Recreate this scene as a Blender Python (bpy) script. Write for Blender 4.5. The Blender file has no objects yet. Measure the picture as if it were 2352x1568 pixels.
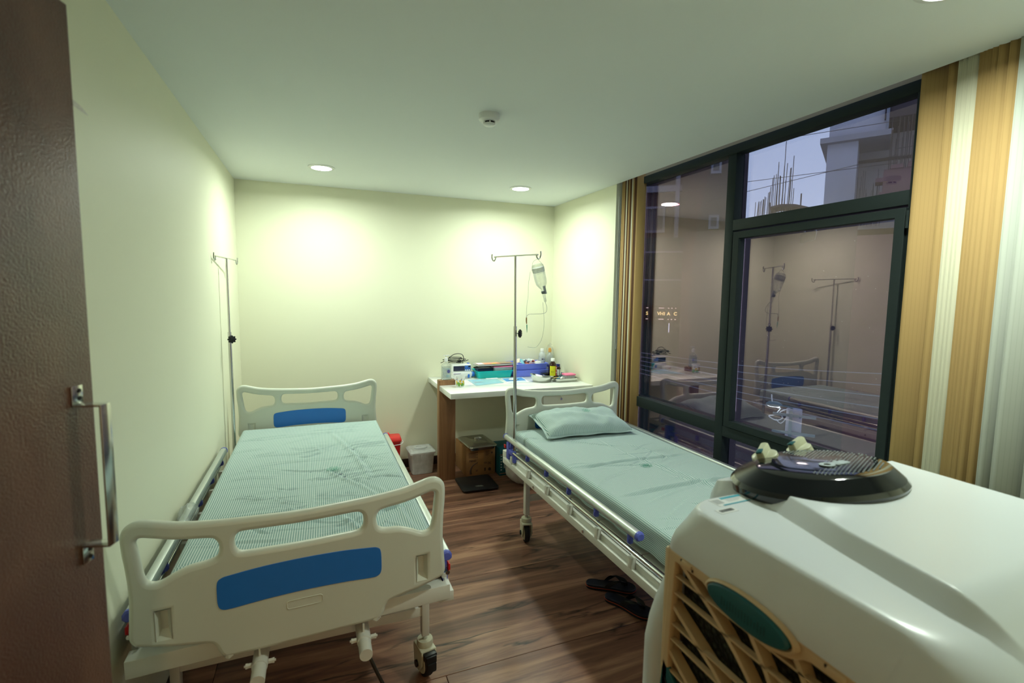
import bpy, bmesh, math, random
import numpy as np
from mathutils import Vector, Matrix, noise

random.seed(7)
rng = np.random.default_rng(5)
S = bpy.context.scene
C = S.collection
PI = math.pi

# ------------------------------------------------------------------ camera
cam_data = bpy.data.cameras.new('camera')
cam = bpy.data.objects.new('camera', cam_data)
C.objects.link(cam)
R_ = Vector((0.9291793, -0.3694107, 0.0127089))
U_ = Vector((0.0227826, 0.0915547, 0.9955394))
F_ = Vector((0.3689265, 0.9247451, -0.0934869))
m = Matrix.Identity(4)
for i in range(3):
    m[i][0] = R_[i]; m[i][1] = U_[i]; m[i][2] = -F_[i]
m[2][3] = 1.68
cam.matrix_world = m
cam_data.sensor_width = 36.0
cam_data.lens = 1128.31 / 2352 * 36
cam_data.clip_start = 0.05
cam_data.clip_end = 300
cam_data.dof.use_dof = True
cam_data.dof.focus_distance = 3.6
cam_data.dof.aperture_fstop = 4.0
S.camera = cam

# ------------------------------------------------------------------ colour management
S.view_settings.view_transform = 'Standard'
S.view_settings.look = 'None'
S.view_settings.gamma = 1
S.view_settings.use_curve_mapping = False
S.view_settings.exposure = 1.12
S.cycles.transparent_max_bounces = 24

# ------------------------------------------------------------------ world (dusk sky, overcast)
w = bpy.data.worlds.new('dusk'); S.world = w; w.use_nodes = True
nt = w.node_tree
bg = nt.nodes['Background']
tc = nt.nodes.new('ShaderNodeTexCoord'); sp = nt.nodes.new('ShaderNodeSeparateXYZ')
rp = nt.nodes.new('ShaderNodeValToRGB')
nt.links.new(tc.outputs['Generated'], sp.inputs[0]); nt.links.new(sp.outputs['Z'], rp.inputs[0])
rp.color_ramp.elements[0].position = 0.0; rp.color_ramp.elements[0].color = (0.62, 0.70, 0.90, 1)
rp.color_ramp.elements[1].position = 0.6; rp.color_ramp.elements[1].color = (0.42, 0.52, 0.76, 1)
nt.links.new(rp.outputs[0], bg.inputs[0]); bg.inputs[1].default_value = 1.0

# ------------------------------------------------------------------ room lamps and added corridor fill
CEIL = 2.605
LIGHT_COL = (0.88, 1.0, 0.87)
LAMPS = [((0.06, 4.0), 8.6), ((1.67, 4.03), 8.6), ((1.75, 0.95), 9.0)]
def disk_light(x, y, power, z, col):
    d = bpy.data.lights.new('disk_light', 'AREA'); d.shape = 'DISK'; d.size = 0.14
    d.energy = power; d.color = col; d.spread = math.radians(170)
    o = bpy.data.objects.new('disk_light', d); C.objects.link(o); o.location = (x, y, z - 0.016)
    return o
for (x, y), pw in LAMPS:
    disk_light(x, y, pw, CEIL, LIGHT_COL)
disk_light(0.1, -1.6, 7.5, 2.6, (1.0, 0.58, 0.28))       # added warm fill, an unseen source in the corridor outside the open door

# ================================================================== helpers
def link(name, me, mat=None, parent=None):
    o = bpy.data.objects.new(name, me); C.objects.link(o)
    if mat is not None and len(me.materials) == 0: me.materials.append(mat)
    if parent is not None: o.parent = parent
    return o
def thing(name, label, cat, loc=(0, 0, 0), rotz=0, group=None):
    o = bpy.data.objects.new(name, None); C.objects.link(o)
    o.location = loc; o.rotation_euler = (0, 0, rotz); o.empty_display_size = .05
    o['label'] = label; o['category'] = cat
    if group: o['group'] = group
    return o
def tag(o, label, cat, group=None, kind=None):
    o['label'] = label; o['category'] = cat
    if group: o['group'] = group
    if kind: o['kind'] = kind
    return o
def struct(o): o['kind'] = 'structure'; return o

class MB:
    def __init__(s): s.bm = bmesh.new(); s.mats = []
    def idx(s, mat):
        if mat is None: return 0
        if mat not in s.mats: s.mats.append(mat)
        return s.mats.index(mat)
    def box(s, x0, x1, y0, y1, z0, z1, bev=0, mat=None, M=None, seg=2):
        n0 = len(s.bm.verts)
        t = bmesh.new(); bmesh.ops.create_cube(t, size=1)
        for v in t.verts:
            v.co = Vector(((x0 + x1) / 2 + v.co.x * (x1 - x0), (y0 + y1) / 2 + v.co.y * (y1 - y0), (z0 + z1) / 2 + v.co.z * (z1 - z0)))
        if bev: bmesh.ops.bevel(t, geom=t.edges[:], offset=bev, segments=seg, profile=.5, affect='EDGES')
        s.merge(t, mat, M); return s
    def merge(s, t, mat=None, M=None):
        if M is not None: bmesh.ops.transform(t, matrix=M, verts=t.verts)
        me = bpy.data.meshes.new('t'); t.to_mesh(me); t.free()
        k = len(s.bm.faces); s.bm.from_mesh(me); bpy.data.meshes.remove(me)
        s.bm.faces.ensure_lookup_table(); i = s.idx(mat)
        for f in s.bm.faces[k:]: f.material_index = i
    def tube(s, pts, r, seg=12, mat=None, closed=False, cap=True, M=None):
        pts = [Vector(p) for p in pts]; n = len(pts)
        rs = r if isinstance(r, (list, tuple)) else [r] * n
        t = bmesh.new(); rings = []; up = None
        for i in range(n):
            if closed: d = pts[(i + 1) % n] - pts[i - 1]
            else: d = pts[min(i + 1, n - 1)] - pts[max(i - 1, 0)]
            d.normalize()
            if up is None: up = d.orthogonal().normalized()
            up = (up - d * up.dot(d)); up = up.normalized() if up.length > 1e-6 else d.orthogonal().normalized()
            sd = d.cross(up)
            rings.append([t.verts.new(pts[i] + (up * math.cos(a) + sd * math.sin(a)) * rs[i]) for a in [2 * PI * k / seg for k in range(seg)]])
        for i in range(n if closed else n - 1):
            a, b = rings[i], rings[(i + 1) % n]
            for k in range(seg):
                f = t.faces.new((a[k], a[(k + 1) % seg], b[(k + 1) % seg], b[k])); f.smooth = True
        if cap and not closed:
            t.faces.new(rings[0][::-1]); t.faces.new(rings[-1])
        s.merge(t, mat, M); return s
    def lathe(s, prof, seg=24, mat=None, M=None, center=(0, 0, 0), smooth=True):
        t = bmesh.new(); rings = []
        for r, z in prof:
            rings.append([t.verts.new((center[0] + r * math.cos(2 * PI * k / seg), center[1] + r * math.sin(2 * PI * k / seg), center[2] + z)) for k in range(seg)])
        for a, b in zip(rings, rings[1:]):
            for k in range(seg):
                f = t.faces.new((a[k], a[(k + 1) % seg], b[(k + 1) % seg], b[k])); f.smooth = smooth
        if prof[0][0] > 1e-5: t.faces.new(rings[0][::-1])
        if prof[-1][0] > 1e-5: t.faces.new(rings[-1])
        bmesh.ops.remove_doubles(t, verts=t.verts, dist=1e-6)
        s.merge(t, mat, M); return s
    def loft(s, loops, cap0=True, cap1=True, mat=None, M=None, smooth=True):
        t = bmesh.new(); rings = [[t.verts.new(p) for p in L] for L in loops]; n = len(rings[0])
        for a, b in zip(rings, rings[1:]):
            for k in range(n):
                f = t.faces.new((a[k], a[(k + 1) % n], b[(k + 1) % n], b[k])); f.smooth = smooth
        if cap0: t.faces.new(rings[0][::-1])
        if cap1: t.faces.new(rings[-1])
        s.merge(t, mat, M); return s
    def poly(s, pts, thick, mat=None, M=None, bev=0):
        """flat polygon in xy, extruded up by thick"""
        t = bmesh.new(); vs = [t.verts.new((p[0], p[1], 0)) for p in pts]; f = t.faces.new(vs)
        r = bmesh.ops.extrude_face_region(t, geom=[f])
        for v in r['geom']:
            if isinstance(v, bmesh.types.BMVert): v.co.z += thick
        bmesh.ops.recalc_face_normals(t, faces=t.faces)
        if bev: bmesh.ops.bevel(t, geom=t.edges[:], offset=bev, segments=2, profile=.5, affect='EDGES')
        s.merge(t, mat, M); return s
    def build(s, name, mat=None, parent=None, auto=True, recalc=True):
        me = bpy.data.meshes.new(name)
        if recalc: bmesh.ops.recalc_face_normals(s.bm, faces=s.bm.faces)
        s.bm.to_mesh(me); s.bm.free()
        if s.mats:
            for q in s.mats: me.materials.append(q)
            if mat is not None and mat not in s.mats and len(s.mats) == 0: me.materials.append(mat)
        elif mat is not None: me.materials.append(mat)
        o = bpy.data.objects.new(name, me); C.objects.link(o)
        if parent is not None: o.parent = parent
        if auto:
            me.shade_auto_smooth(angle=math.radians(38)) if hasattr(me, 'shade_auto_smooth') else smooth_by_angle(me)
        return o
def smooth_by_angle(me, ang=38):
    for p in me.polygons: p.use_smooth = True
    try: me.set_sharp_from_angle(angle=math.radians(ang))
    except Exception: pass

def catmull(pts, n=6, closed=True):
    P = [Vector(p) for p in pts]; N = len(P); out = []
    rngi = range(N) if closed else range(N - 1)
    for i in rngi:
        if closed: a, b, c, d = P[i - 1], P[i], P[(i + 1) % N], P[(i + 2) % N]
        else: a, b, c, d = P[max(i - 1, 0)], P[i], P[i + 1], P[min(i + 2, N - 1)]
        for k in range(n):
            t = k / n
            out.append(.5 * ((2 * b) + (c - a) * t + (2 * a - 5 * b + 4 * c - d) * t * t + (3 * b - a - 3 * c + d) * t ** 3))
    if not closed: out.append(P[-1])
    return out
def rrect(x0, x1, y0, y1, r, n=5):
    pts = []
    for cx, cy, a0 in ((x1 - r, y1 - r, 0), (x0 + r, y1 - r, 90), (x0 + r, y0 + r, 180), (x1 - r, y0 + r, 270)):
        for k in range(n + 1):
            a = math.radians(a0 + 90 * k / n); pts.append((cx + r * math.cos(a), cy + r * math.sin(a)))
    return pts
def curve_plate(name, outlines, thick, bev, mat, parent=None, plane='XZ', res=3):
    """filled plate with holes from closed 2d outlines, rounded rims; thickness runs along the third axis"""
    cu = bpy.data.curves.new('t', 'CURVE'); cu.dimensions = '2D'; cu.fill_mode = 'BOTH'
    for ol in outlines:
        sp_ = cu.splines.new('POLY'); sp_.points.add(len(ol) - 1)
        for i, p in enumerate(ol): sp_.points[i].co = (p[0], p[1], 0, 1)
        sp_.use_cyclic_u = True
    cu.extrude = max(thick / 2 - bev, 0); cu.bevel_depth = bev; cu.bevel_resolution = res; cu.offset = -bev
    t = bpy.data.objects.new('t', cu); C.objects.link(t)
    dg = bpy.context.evaluated_depsgraph_get(); dg.update()
    me = bpy.data.meshes.new_from_object(t.evaluated_get(dg))
    bpy.data.objects.remove(t); bpy.data.curves.remove(cu)
    if plane == 'XZ': me.transform(Matrix(((1, 0, 0, 0), (0, 0, -1, 0), (0, 1, 0, 0), (0, 0, 0, 1))))
    elif plane == 'YZ': me.transform(Matrix(((0, 0, 1, 0), (1, 0, 0, 0), (0, 1, 0, 0), (0, 0, 0, 1))))
    me.materials.clear(); me.materials.append(mat); me.name = name
    smooth_by_angle(me, 45)
    o = bpy.data.objects.new(name, me); C.objects.link(o)
    if parent is not None: o.parent = parent
    return o
def copy_child(src, parent, loc=None, rot=None, scale=None):
    o = src.copy(); C.objects.link(o); o.parent = parent
    if loc is not None: o.location = loc
    if rot is not None: o.rotation_euler = rot
    if scale is not None: o.scale = scale
    return o
def T(x, y, z): return Matrix.Translation((x, y, z))
def RX(a): return Matrix.Rotation(a, 4, 'X')
def RY(a): return Matrix.Rotation(a, 4, 'Y')
def RZ(a): return Matrix.Rotation(a, 4, 'Z')
def text_mesh(name, txt, size, mat, parent=None, M=None, ext=0.0004, align='CENTER', sx=1.0, bold=0.0):
    cu = bpy.data.curves.new('t', 'FONT'); cu.body = txt; cu.size = size; cu.extrude = ext
    cu.align_x = align; cu.align_y = 'CENTER'; cu.resolution_u = 3; cu.offset = bold
    t = bpy.data.objects.new('t', cu); C.objects.link(t)
    dg = bpy.context.evaluated_depsgraph_get(); dg.update()
    me = bpy.data.meshes.new_from_object(t.evaluated_get(dg))
    bpy.data.objects.remove(t); bpy.data.curves.remove(cu)
    me.transform(Matrix.Diagonal((sx, 1, 1, 1)))
    if M is not None: me.transform(M)
    me.materials.clear(); me.materials.append(mat)
    o = bpy.data.objects.new(name, me); C.objects.link(o)
    if parent is not None: o.parent = parent
    return o

# ================================================================== materials
def srgb(r, g, b):
    f = lambda c: ((c / 255) / 12.92) if c / 255 <= .04045 else (((c / 255) + .055) / 1.055) ** 2.4
    return (f(r), f(g), f(b), 1)
def new_mat(name):
    mt = bpy.data.materials.new(name); mt.use_nodes = True
    return mt, mt.node_tree, mt.node_tree.nodes['Principled BSDF']
def pmat(name, col, rough=.5, metal=0, spec=.5, var=.04, vs=30, bump=0, bs=200, trans=0, alpha=1, coat=0, ior=1.45, sub=0):
    mt, t, b = new_mat(name)
    if len(col) == 3: col = srgb(*col)
    n = t.nodes.new('ShaderNodeTexNoise'); n.inputs['Scale'].default_value = vs; n.inputs['Detail'].default_value = 3
    g = t.nodes.new('ShaderNodeTexCoord'); t.links.new(g.outputs['Object'], n.inputs['Vector'])
    mx = t.nodes.new('ShaderNodeMix'); mx.data_type = 'RGBA'
    mx.inputs['A'].default_value = tuple(c * (1 - var) for c in col[:3]) + (1,)
    mx.inputs['B'].default_value = tuple(min(c * (1 + var), 1) for c in col[:3]) + (1,)
    t.links.new(n.outputs['Fac'], mx.inputs['Factor']); t.links.new(mx.outputs['Result'], b.inputs['Base Color'])
    b.inputs['Roughness'].default_value = rough; b.inputs['Metallic'].default_value = metal
    b.inputs['Specular IOR Level'].default_value = spec; b.inputs['IOR'].default_value = ior
    b.inputs['Transmission Weight'].default_value = trans; b.inputs['Alpha'].default_value = alpha
    b.inputs['Coat Weight'].default_value = coat
    if bump:
        n2 = t.nodes.new('ShaderNodeTexNoise'); n2.inputs['Scale'].default_value = bs; n2.inputs['Detail'].default_value = 4
        t.links.new(g.outputs['Object'], n2.inputs['Vector'])
        bp = t.nodes.new('ShaderNodeBump'); bp.inputs['Strength'].default_value = bump; bp.inputs['Distance'].default_value = .002
        t.links.new(n2.outputs['Fac'], bp.inputs['Height']); t.links.new(bp.outputs[0], b.inputs['Normal'])
    return mt
def emis(name, col, st):
    mt, t, b = new_mat(name)
    b.inputs['Base Color'].default_value = (.8, .8, .8, 1)
    b.inputs['Emission Color'].default_value = col; b.inputs['Emission Strength'].default_value = st
    return mt

M = {}
M['wall'] = pmat('wall_paint', (0.80, 0.80, 0.625, 1), .55, var=.012, vs=3, bump=.05, bs=350, spec=.35)
M['ceiling'] = pmat('ceiling_paint', (0.80, 0.845, 0.85, 1), .85, var=.01, vs=2, bump=.03, bs=300, spec=.2)
M['skirt'] = pmat('skirting_wood', (52, 34, 28), .45, var=.2, vs=12)
M['plastic'] = pmat('board_plastic', (0.64, 0.665, 0.58, 1), .32, var=.015, vs=8, spec=.5)
M['blue_panel'] = pmat('blue_laminate', (0.022, 0.175, 0.60, 1), .35, var=.05, vs=15)
M['white_metal'] = pmat('white_powder_coat', (0.68, 0.68, 0.61, 1), .35, var=.02, vs=20)
M['alu'] = pmat('brushed_aluminium', (0.62, 0.66, 0.66, 1), .32, metal=.85, var=.05, vs=40)
M['chrome'] = pmat('chrome', (0.62, 0.62, 0.60, 1), .12, metal=1, var=.02)
M['steel'] = pmat('stainless_steel', (0.60, 0.61, 0.58, 1), .16, metal=1, var=.04, vs=15)
M['purple'] = pmat('blue_violet_plastic', (88, 98, 190), .4, var=.04)
M['red'] = pmat('red_plastic', (200, 28, 30), .35)
M['black'] = pmat('black_plastic', (18, 20, 22), .4, var=.1)
M['rubber'] = pmat('black_rubber', (22, 26, 30), .65, var=.1)
M['cream_caster'] = pmat('cream_nylon', (198, 196, 172), .4)
M['frame'] = pmat('charcoal_aluminium', (0.022, 0.030, 0.030, 1), .55, var=.06, vs=60, spec=.12)
M['gasket'] = pmat('black_gasket', (8, 9, 10), .7)
M['desk_white'] = pmat('white_laminate', (0.84, 0.86, 0.83, 1), .12, var=.01, spec=.5)
M['pedestal'] = pmat('cream_laminate', (0.78, 0.78, 0.68, 1), .4, var=.01)
M['cooler_white'] = pmat('cooler_white_plastic', (0.72, 0.765, 0.80, 1), .28, var=.01, vs=5, bump=.02, bs=500)
M['cooler_cream'] = pmat('cooler_cream_plastic', (0.66, 0.49, 0.29, 1), .4, var=.02, vs=5, bump=.03, bs=500)
M['teal'] = pmat('teal_plastic', (0.008, 0.095, 0.115, 1), .35, var=.05)
M['gloss_black'] = pmat('gloss_black', (10, 12, 18), .08, var=.05, coat=.6)
M['gloss_grey'] = pmat('gloss_charcoal', (20, 24, 30), .2, var=.05, metal=.5)
M['silver'] = pmat('silver_print', (175, 186, 192), .5)
M['outer_dark'] = pmat('dark_render', (0.055, 0.042, 0.048, 1), .9, var=.2, vs=.7)
M['concrete'] = pmat('raw_concrete', (0.30, 0.29, 0.31, 1), .9, var=.2, vs=.8, bump=.3, bs=6)
M['concrete2'] = pmat('pale_concrete', (0.42, 0.42, 0.46, 1), .9, var=.15, vs=.9, bump=.3, bs=6)
M['brick'] = pmat('brick_wall_far', (0.17, 0.085, 0.10, 1), .9, var=.3, vs=3)
M['rust'] = pmat('rusty_steel', (0.05, 0.035, 0.035, 1), .8, var=.3, vs=5)
M['far_trim'] = pmat('far_white_trim', (0.20, 0.22, 0.26, 1), .8)
M['far_glass'] = pmat('far_dark_glass', (0.03, 0.04, 0.06, 1), .15)
M['net'] = pmat('green_net', (0.02, 0.06, 0.055, 1), .9, var=.3, vs=2)
M['street'] = pmat('street_asphalt', (0.05, 0.05, 0.052, 1), .9, var=.3, vs=.5)
M['white'] = pmat('white_plastic', (0.78, 0.80, 0.80, 1), .35, var=.01)
M['paper'] = pmat('white_paper', (0.80, 0.82, 0.82, 1), .6, var=.02)
M['cable'] = pmat('black_cable', (14, 16, 18), .5)
M['tan_slat'] = None

def clear_mat(name, col, rough=.05, mix=.25, gloss=.12):
    """thin clear plastic: transparent with diffuse body and glossy film"""
    mt = bpy.data.materials.new(name); mt.use_nodes = True; t = mt.node_tree; t.nodes.clear()
    out = t.nodes.new('ShaderNodeOutputMaterial'); tr = t.nodes.new('ShaderNodeBsdfTransparent'); tr.inputs[0].default_value = tuple(min(1, .8 + .2 * c) for c in col[:3]) + (1,)
    df = t.nodes.new('ShaderNodeBsdfPrincipled'); df.inputs['Base Color'].default_value = tuple(col[:3]) + (1,); df.inputs['Roughness'].default_value = .3
    gl = t.nodes.new('ShaderNodeBsdfGlossy'); gl.inputs['Roughness'].default_value = rough
    m1 = t.nodes.new('ShaderNodeMixShader'); m2 = t.nodes.new('ShaderNodeMixShader')
    n = t.nodes.new('ShaderNodeTexNoise'); n.inputs['Scale'].default_value = 5
    mr = t.nodes.new('ShaderNodeMapRange'); mr.inputs['To Min'].default_value = mix * .7; mr.inputs['To Max'].default_value = mix * 1.3
    t.links.new(n.outputs['Fac'], mr.inputs['Value']); t.links.new(mr.outputs[0], m1.inputs[0])
    t.links.new(tr.outputs[0], m1.inputs[1]); t.links.new(df.outputs[0], m1.inputs[2])
    fr = t.nodes.new('ShaderNodeLayerWeight'); fr.inputs[0].default_value = .35
    m_ = t.nodes.new('ShaderNodeMath'); m_.operation = 'MULTIPLY_ADD'; m_.inputs[1].default_value = .3; m_.inputs[2].default_value = gloss * .6
    t.links.new(fr.outputs['Fresnel'], m_.inputs[0]); t.links.new(m_.outputs[0], m2.inputs[0])
    t.links.new(m1.outputs[0], m2.inputs[1]); t.links.new(gl.outputs[0], m2.inputs[2])
    t.links.new(m2.outputs[0], out.inputs[0]); return mt
M['clear'] = clear_mat('clear_plastic', (.85, .9, .88), mix=.12)
M['frost'] = clear_mat('frosted_plastic', (.90, .92, .92), rough=.3, mix=.55, gloss=.05)
M['milky'] = clear_mat('milky_plastic', (.70, .74, .76), rough=.2, mix=.6, gloss=.05)
M['bag'] = clear_mat('carrier_bag_plastic', (.84, .82, .78), rough=.3, mix=.66, gloss=.06)
M['bagthin'] = clear_mat('thin_clear_bag', (.75, .8, .78), rough=.15, mix=.22, gloss=.08)
M['tube'] = clear_mat('drip_tube', (.62, .68, .62), mix=.4)

def glass_mat():
    mt = bpy.data.materials.new('tinted_window_glass'); mt.use_nodes = True; t = mt.node_tree; t.nodes.clear()
    out = t.nodes.new('ShaderNodeOutputMaterial'); tr = t.nodes.new('ShaderNodeBsdfTransparent'); tr.inputs[0].default_value = (.62, .64, .68, 1)
    gl = t.nodes.new('ShaderNodeBsdfGlossy'); gl.inputs['Roughness'].default_value = .0; gl.inputs['Color'].default_value = (1.0, .74, .78, 1)
    mx = t.nodes.new('ShaderNodeMixShader')
    lw = t.nodes.new('ShaderNodeLayerWeight'); lw.inputs[0].default_value = .25
    ma = t.nodes.new('ShaderNodeMath'); ma.operation = 'MULTIPLY_ADD'; ma.inputs[1].default_value = .45; ma.inputs[2].default_value = .145
    t.links.new(lw.outputs['Fresnel'], ma.inputs[0]); t.links.new(ma.outputs[0], mx.inputs[0])
    t.links.new(tr.outputs[0], mx.inputs[1]); t.links.new(gl.outputs[0], mx.inputs[2]); t.links.new(mx.outputs[0], out.inputs[0])
    return mt
M['glass'] = glass_mat()

def wood_mat(name, c0, c1, c2, scale=(1.2, 14, 14), rough=.4, axis='X', vein=.0, vscale=1.0, rand=True, bump=.08, spec=.5):
    mt, t, b = new_mat(name)
    g = t.nodes.new('ShaderNodeTexCoord'); oi = t.nodes.new('ShaderNodeObjectInfo')
    mp = t.nodes.new('ShaderNodeMapping'); mp.inputs['Scale'].default_value = scale
    ad = t.nodes.new('ShaderNodeVectorMath'); ad.operation = 'ADD'
    ml = t.nodes.new('ShaderNodeMath'); ml.operation = 'MULTIPLY'; ml.inputs[1].default_value = 37.0 if rand else 0.0
    t.links.new(oi.outputs['Random'], ml.inputs[0]); t.links.new(g.outputs['Object'], mp.inputs[0])
    t.links.new(mp.outputs[0], ad.inputs[0]); t.links.new(ml.outputs[0], ad.inputs[1])
    n = t.nodes.new('ShaderNodeTexNoise'); n.inputs['Scale'].default_value = 1; n.inputs['Detail'].default_value = 8; n.inputs['Roughness'].default_value = .62; n.inputs['Distortion'].default_value = .6
    t.links.new(ad.outputs[0], n.inputs['Vector'])
    cr = t.nodes.new('ShaderNodeValToRGB'); e = cr.color_ramp.elements
    e[0].position = .34; e[0].color = srgb(*c0); e[1].position = .66; e[1].color = srgb(*c2)
    k = e.new(.5); k.color = srgb(*c1)
    t.links.new(n.outputs['Fac'], cr.inputs[0])
    res = cr.outputs[0]
    if vein:
        # dark cracks following the grain
        mp2 = t.nodes.new('ShaderNodeMapping'); mp2.inputs['Scale'].default_value = (.9 * vscale, 5.2 * vscale, 3)
        t.links.new(g.outputs['Object'], mp2.inputs[0])
        ad2 = t.nodes.new('ShaderNodeVectorMath'); ad2.operation = 'ADD'; t.links.new(mp2.outputs[0], ad2.inputs[0]); t.links.new(ml.outputs[0], ad2.inputs[1])
        n2 = t.nodes.new('ShaderNodeTexNoise'); n2.inputs['Scale'].default_value = 1.1; n2.inputs['Detail'].default_value = 5; n2.inputs['Distortion'].default_value = .35
        t.links.new(ad2.outputs[0], n2.inputs['Vector'])
        s1 = t.nodes.new('ShaderNodeMath'); s1.operation = 'SUBTRACT'; s1.inputs[1].default_value = .5; t.links.new(n2.outputs['Fac'], s1.inputs[0])
        s2 = t.nodes.new('ShaderNodeMath'); s2.operation = 'ABSOLUTE'; t.links.new(s1.outputs[0], s2.inputs[0])
        mr = t.nodes.new('ShaderNodeMapRange'); mr.inputs['From Min'].default_value = .0; mr.inputs['From Max'].default_value = .026; mr.inputs['To Min'].default_value = 1; mr.inputs['To Max'].default_value = 0
        t.links.new(s2.outputs[0], mr.inputs['Value'])
        n3 = t.nodes.new('ShaderNodeTexNoise'); n3.inputs['Scale'].default_value = 2.3; n3.inputs['Detail'].default_value = 3
        t.links.new(ad2.outputs[0], n3.inputs['Vector'])
        mr3 = t.nodes.new('ShaderNodeMapRange'); mr3.inputs['From Min'].default_value = .46; mr3.inputs['From Max'].default_value = .60
        t.links.new(n3.outputs['Fac'], mr3.inputs['Value'])
        mm = t.nodes.new('ShaderNodeMath'); mm.operation = 'MULTIPLY'; t.links.new(mr.outputs[0], mm.inputs[0]); t.links.new(mr3.outputs[0], mm.inputs[1])
        m3 = t.nodes.new('ShaderNodeMath'); m3.operation = 'MULTIPLY'; m3.inputs[1].default_value = vein; t.links.new(mm.outputs[0], m3.inputs[0])
        mx = t.nodes.new('ShaderNodeMix'); mx.data_type = 'RGBA'; mx.inputs['B'].default_value = srgb(*[c * .48 for c in c0])
        t.links.new(m3.outputs[0], mx.inputs['Factor']); t.links.new(res, mx.inputs['A']); res = mx.outputs['Result']
    t.links.new(res, b.inputs['Base Color'])
    bp = t.nodes.new('ShaderNodeBump'); bp.inputs['Strength'].default_value = bump; bp.inputs['Distance'].default_value = .002
    t.links.new(n.outputs['Fac'], bp.inputs['Height']); t.links.new(bp.outputs[0], b.inputs['Normal'])
    b.inputs['Roughness'].default_value = rough; b.inputs['Specular IOR Level'].default_value = spec
    return mt
M['floor'] = wood_mat('walnut_floor_tile', (84, 56, 44), (124, 86, 69), (164, 124, 98), scale=(.9, 13, 6), rough=.36, vein=1.0, bump=.05)
M['desk_wood'] = wood_mat('desk_oak_laminate', (112, 78, 50), (142, 102, 68), (168, 128, 90), scale=(9, 9, .9), rough=.45)
M['door'] = wood_mat('dark_teak_door', (62, 38, 30), (88, 56, 46), (108, 74, 60), scale=(4, 4, 1.4), rough=.30, bump=.15, rand=False)
_dt = M['door'].node_tree; _n = _dt.nodes.new('ShaderNodeTexNoise'); _n.inputs['Scale'].default_value = 260; _n.inputs['Detail'].default_value = 3
_g = _dt.nodes.new('ShaderNodeTexCoord'); _dt.links.new(_g.outputs['Object'], _n.inputs['Vector']); _b = _dt.nodes.new('ShaderNodeBump'); _b.inputs['Strength'].default_value = .55; _b.inputs['Distance'].default_value = .002
_dt.links.new(_n.outputs['Fac'], _b.inputs['Height']); _dt.links.new(_b.outputs[0], _dt.nodes['Principled BSDF'].inputs['Normal'])

def sheet_mat():
    mt, t, b = new_mat('green_stripe_cotton')
    uv = t.nodes.new('ShaderNodeUVMap'); sp_ = t.nodes.new('ShaderNodeSeparateXYZ'); t.links.new(uv.outputs[0], sp_.inputs[0])
    ml = t.nodes.new('ShaderNodeMath'); ml.operation = 'MULTIPLY'; ml.inputs[1].default_value = 2 * PI / .0092; t.links.new(sp_.outputs['X'], ml.inputs[0])
    sn = t.nodes.new('ShaderNodeMath'); sn.operation = 'SINE'; t.links.new(ml.outputs[0], sn.inputs[0])
    mr = t.nodes.new('ShaderNodeMapRange'); mr.inputs['From Min'].default_value = -.35; mr.inputs['From Max'].default_value = .35
    t.links.new(sn.outputs[0], mr.inputs['Value'])
    mx = t.nodes.new('ShaderNodeMix'); mx.data_type = 'RGBA'
    mx.inputs['A'].default_value = (0.22, 0.36, 0.345, 1); mx.inputs['B'].default_value = (0.59, 0.67, 0.65, 1)
    t.links.new(mr.outputs[0], mx.inputs['Factor']); t.links.new(mx.outputs['Result'], b.inputs['Base Color'])
    b.inputs['Roughness'].default_value = .85; b.inputs['Specular IOR Level'].default_value = .15
    b.inputs['Sheen Weight'].default_value = .15
    g = t.nodes.new('ShaderNodeTexCoord'); n2 = t.nodes.new('ShaderNodeTexNoise'); n2.inputs['Scale'].default_value = 28; n2.inputs['Detail'].default_value = 5
    t.links.new(g.outputs['Object'], n2.inputs['Vector'])
    bp = t.nodes.new('ShaderNodeBump'); bp.inputs['Strength'].default_value = .25; bp.inputs['Distance'].default_value = .004
    t.links.new(n2.outputs['Fac'], bp.inputs['Height']); t.links.new(bp.outputs[0], b.inputs['Normal'])
    return mt
M['sheet'] = sheet_mat()
M['print_green'] = pmat('green_print', (24, 140, 112), .8)

def slat_mat(name, col, col2):
    mt, t, b = new_mat(name)
    g = t.nodes.new('ShaderNodeTexCoord'); sp_ = t.nodes.new('ShaderNodeSeparateXYZ'); t.links.new(g.outputs['UV'], sp_.inputs[0])
    ml = t.nodes.new('ShaderNodeMath'); ml.operation = 'MULTIPLY'; ml.inputs[1].default_value = 2 * PI * 7; t.links.new(sp_.outputs['X'], ml.inputs[0])
    sn = t.nodes.new('ShaderNodeMath'); sn.operation = 'SINE'; t.links.new(ml.outputs[0], sn.inputs[0])
    mr = t.nodes.new('ShaderNodeMapRange'); mr.inputs['From Min'].default_value = .75; mr.inputs['From Max'].default_value = 1
    t.links.new(sn.outputs[0], mr.inputs['Value'])
    mx = t.nodes.new('ShaderNodeMix'); mx.data_type = 'RGBA'; mx.inputs['A'].default_value = col; mx.inputs['B'].default_value = col2
    t.links.new(mr.outputs[0], mx.inputs['Factor']); t.links.new(mx.outputs['Result'], b.inputs['Base Color'])
    b.inputs['Roughness'].default_value = .8; b.inputs['Specular IOR Level'].default_value = .2
    return mt
M['slat_tan'] = slat_mat('tan_blind_fabric', (0.43, 0.28, 0.115, 1), (0.39, 0.25, 0.10, 1))
M['slat_cream'] = slat_mat('cream_blind_fabric', (0.62, 0.59, 0.44, 1), (0.56, 0.53, 0.39, 1))
M['slat_white'] = slat_mat('white_blind_fabric', (0.46, 0.48, 0.42, 1), (0.42, 0.44, 0.38, 1))

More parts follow.
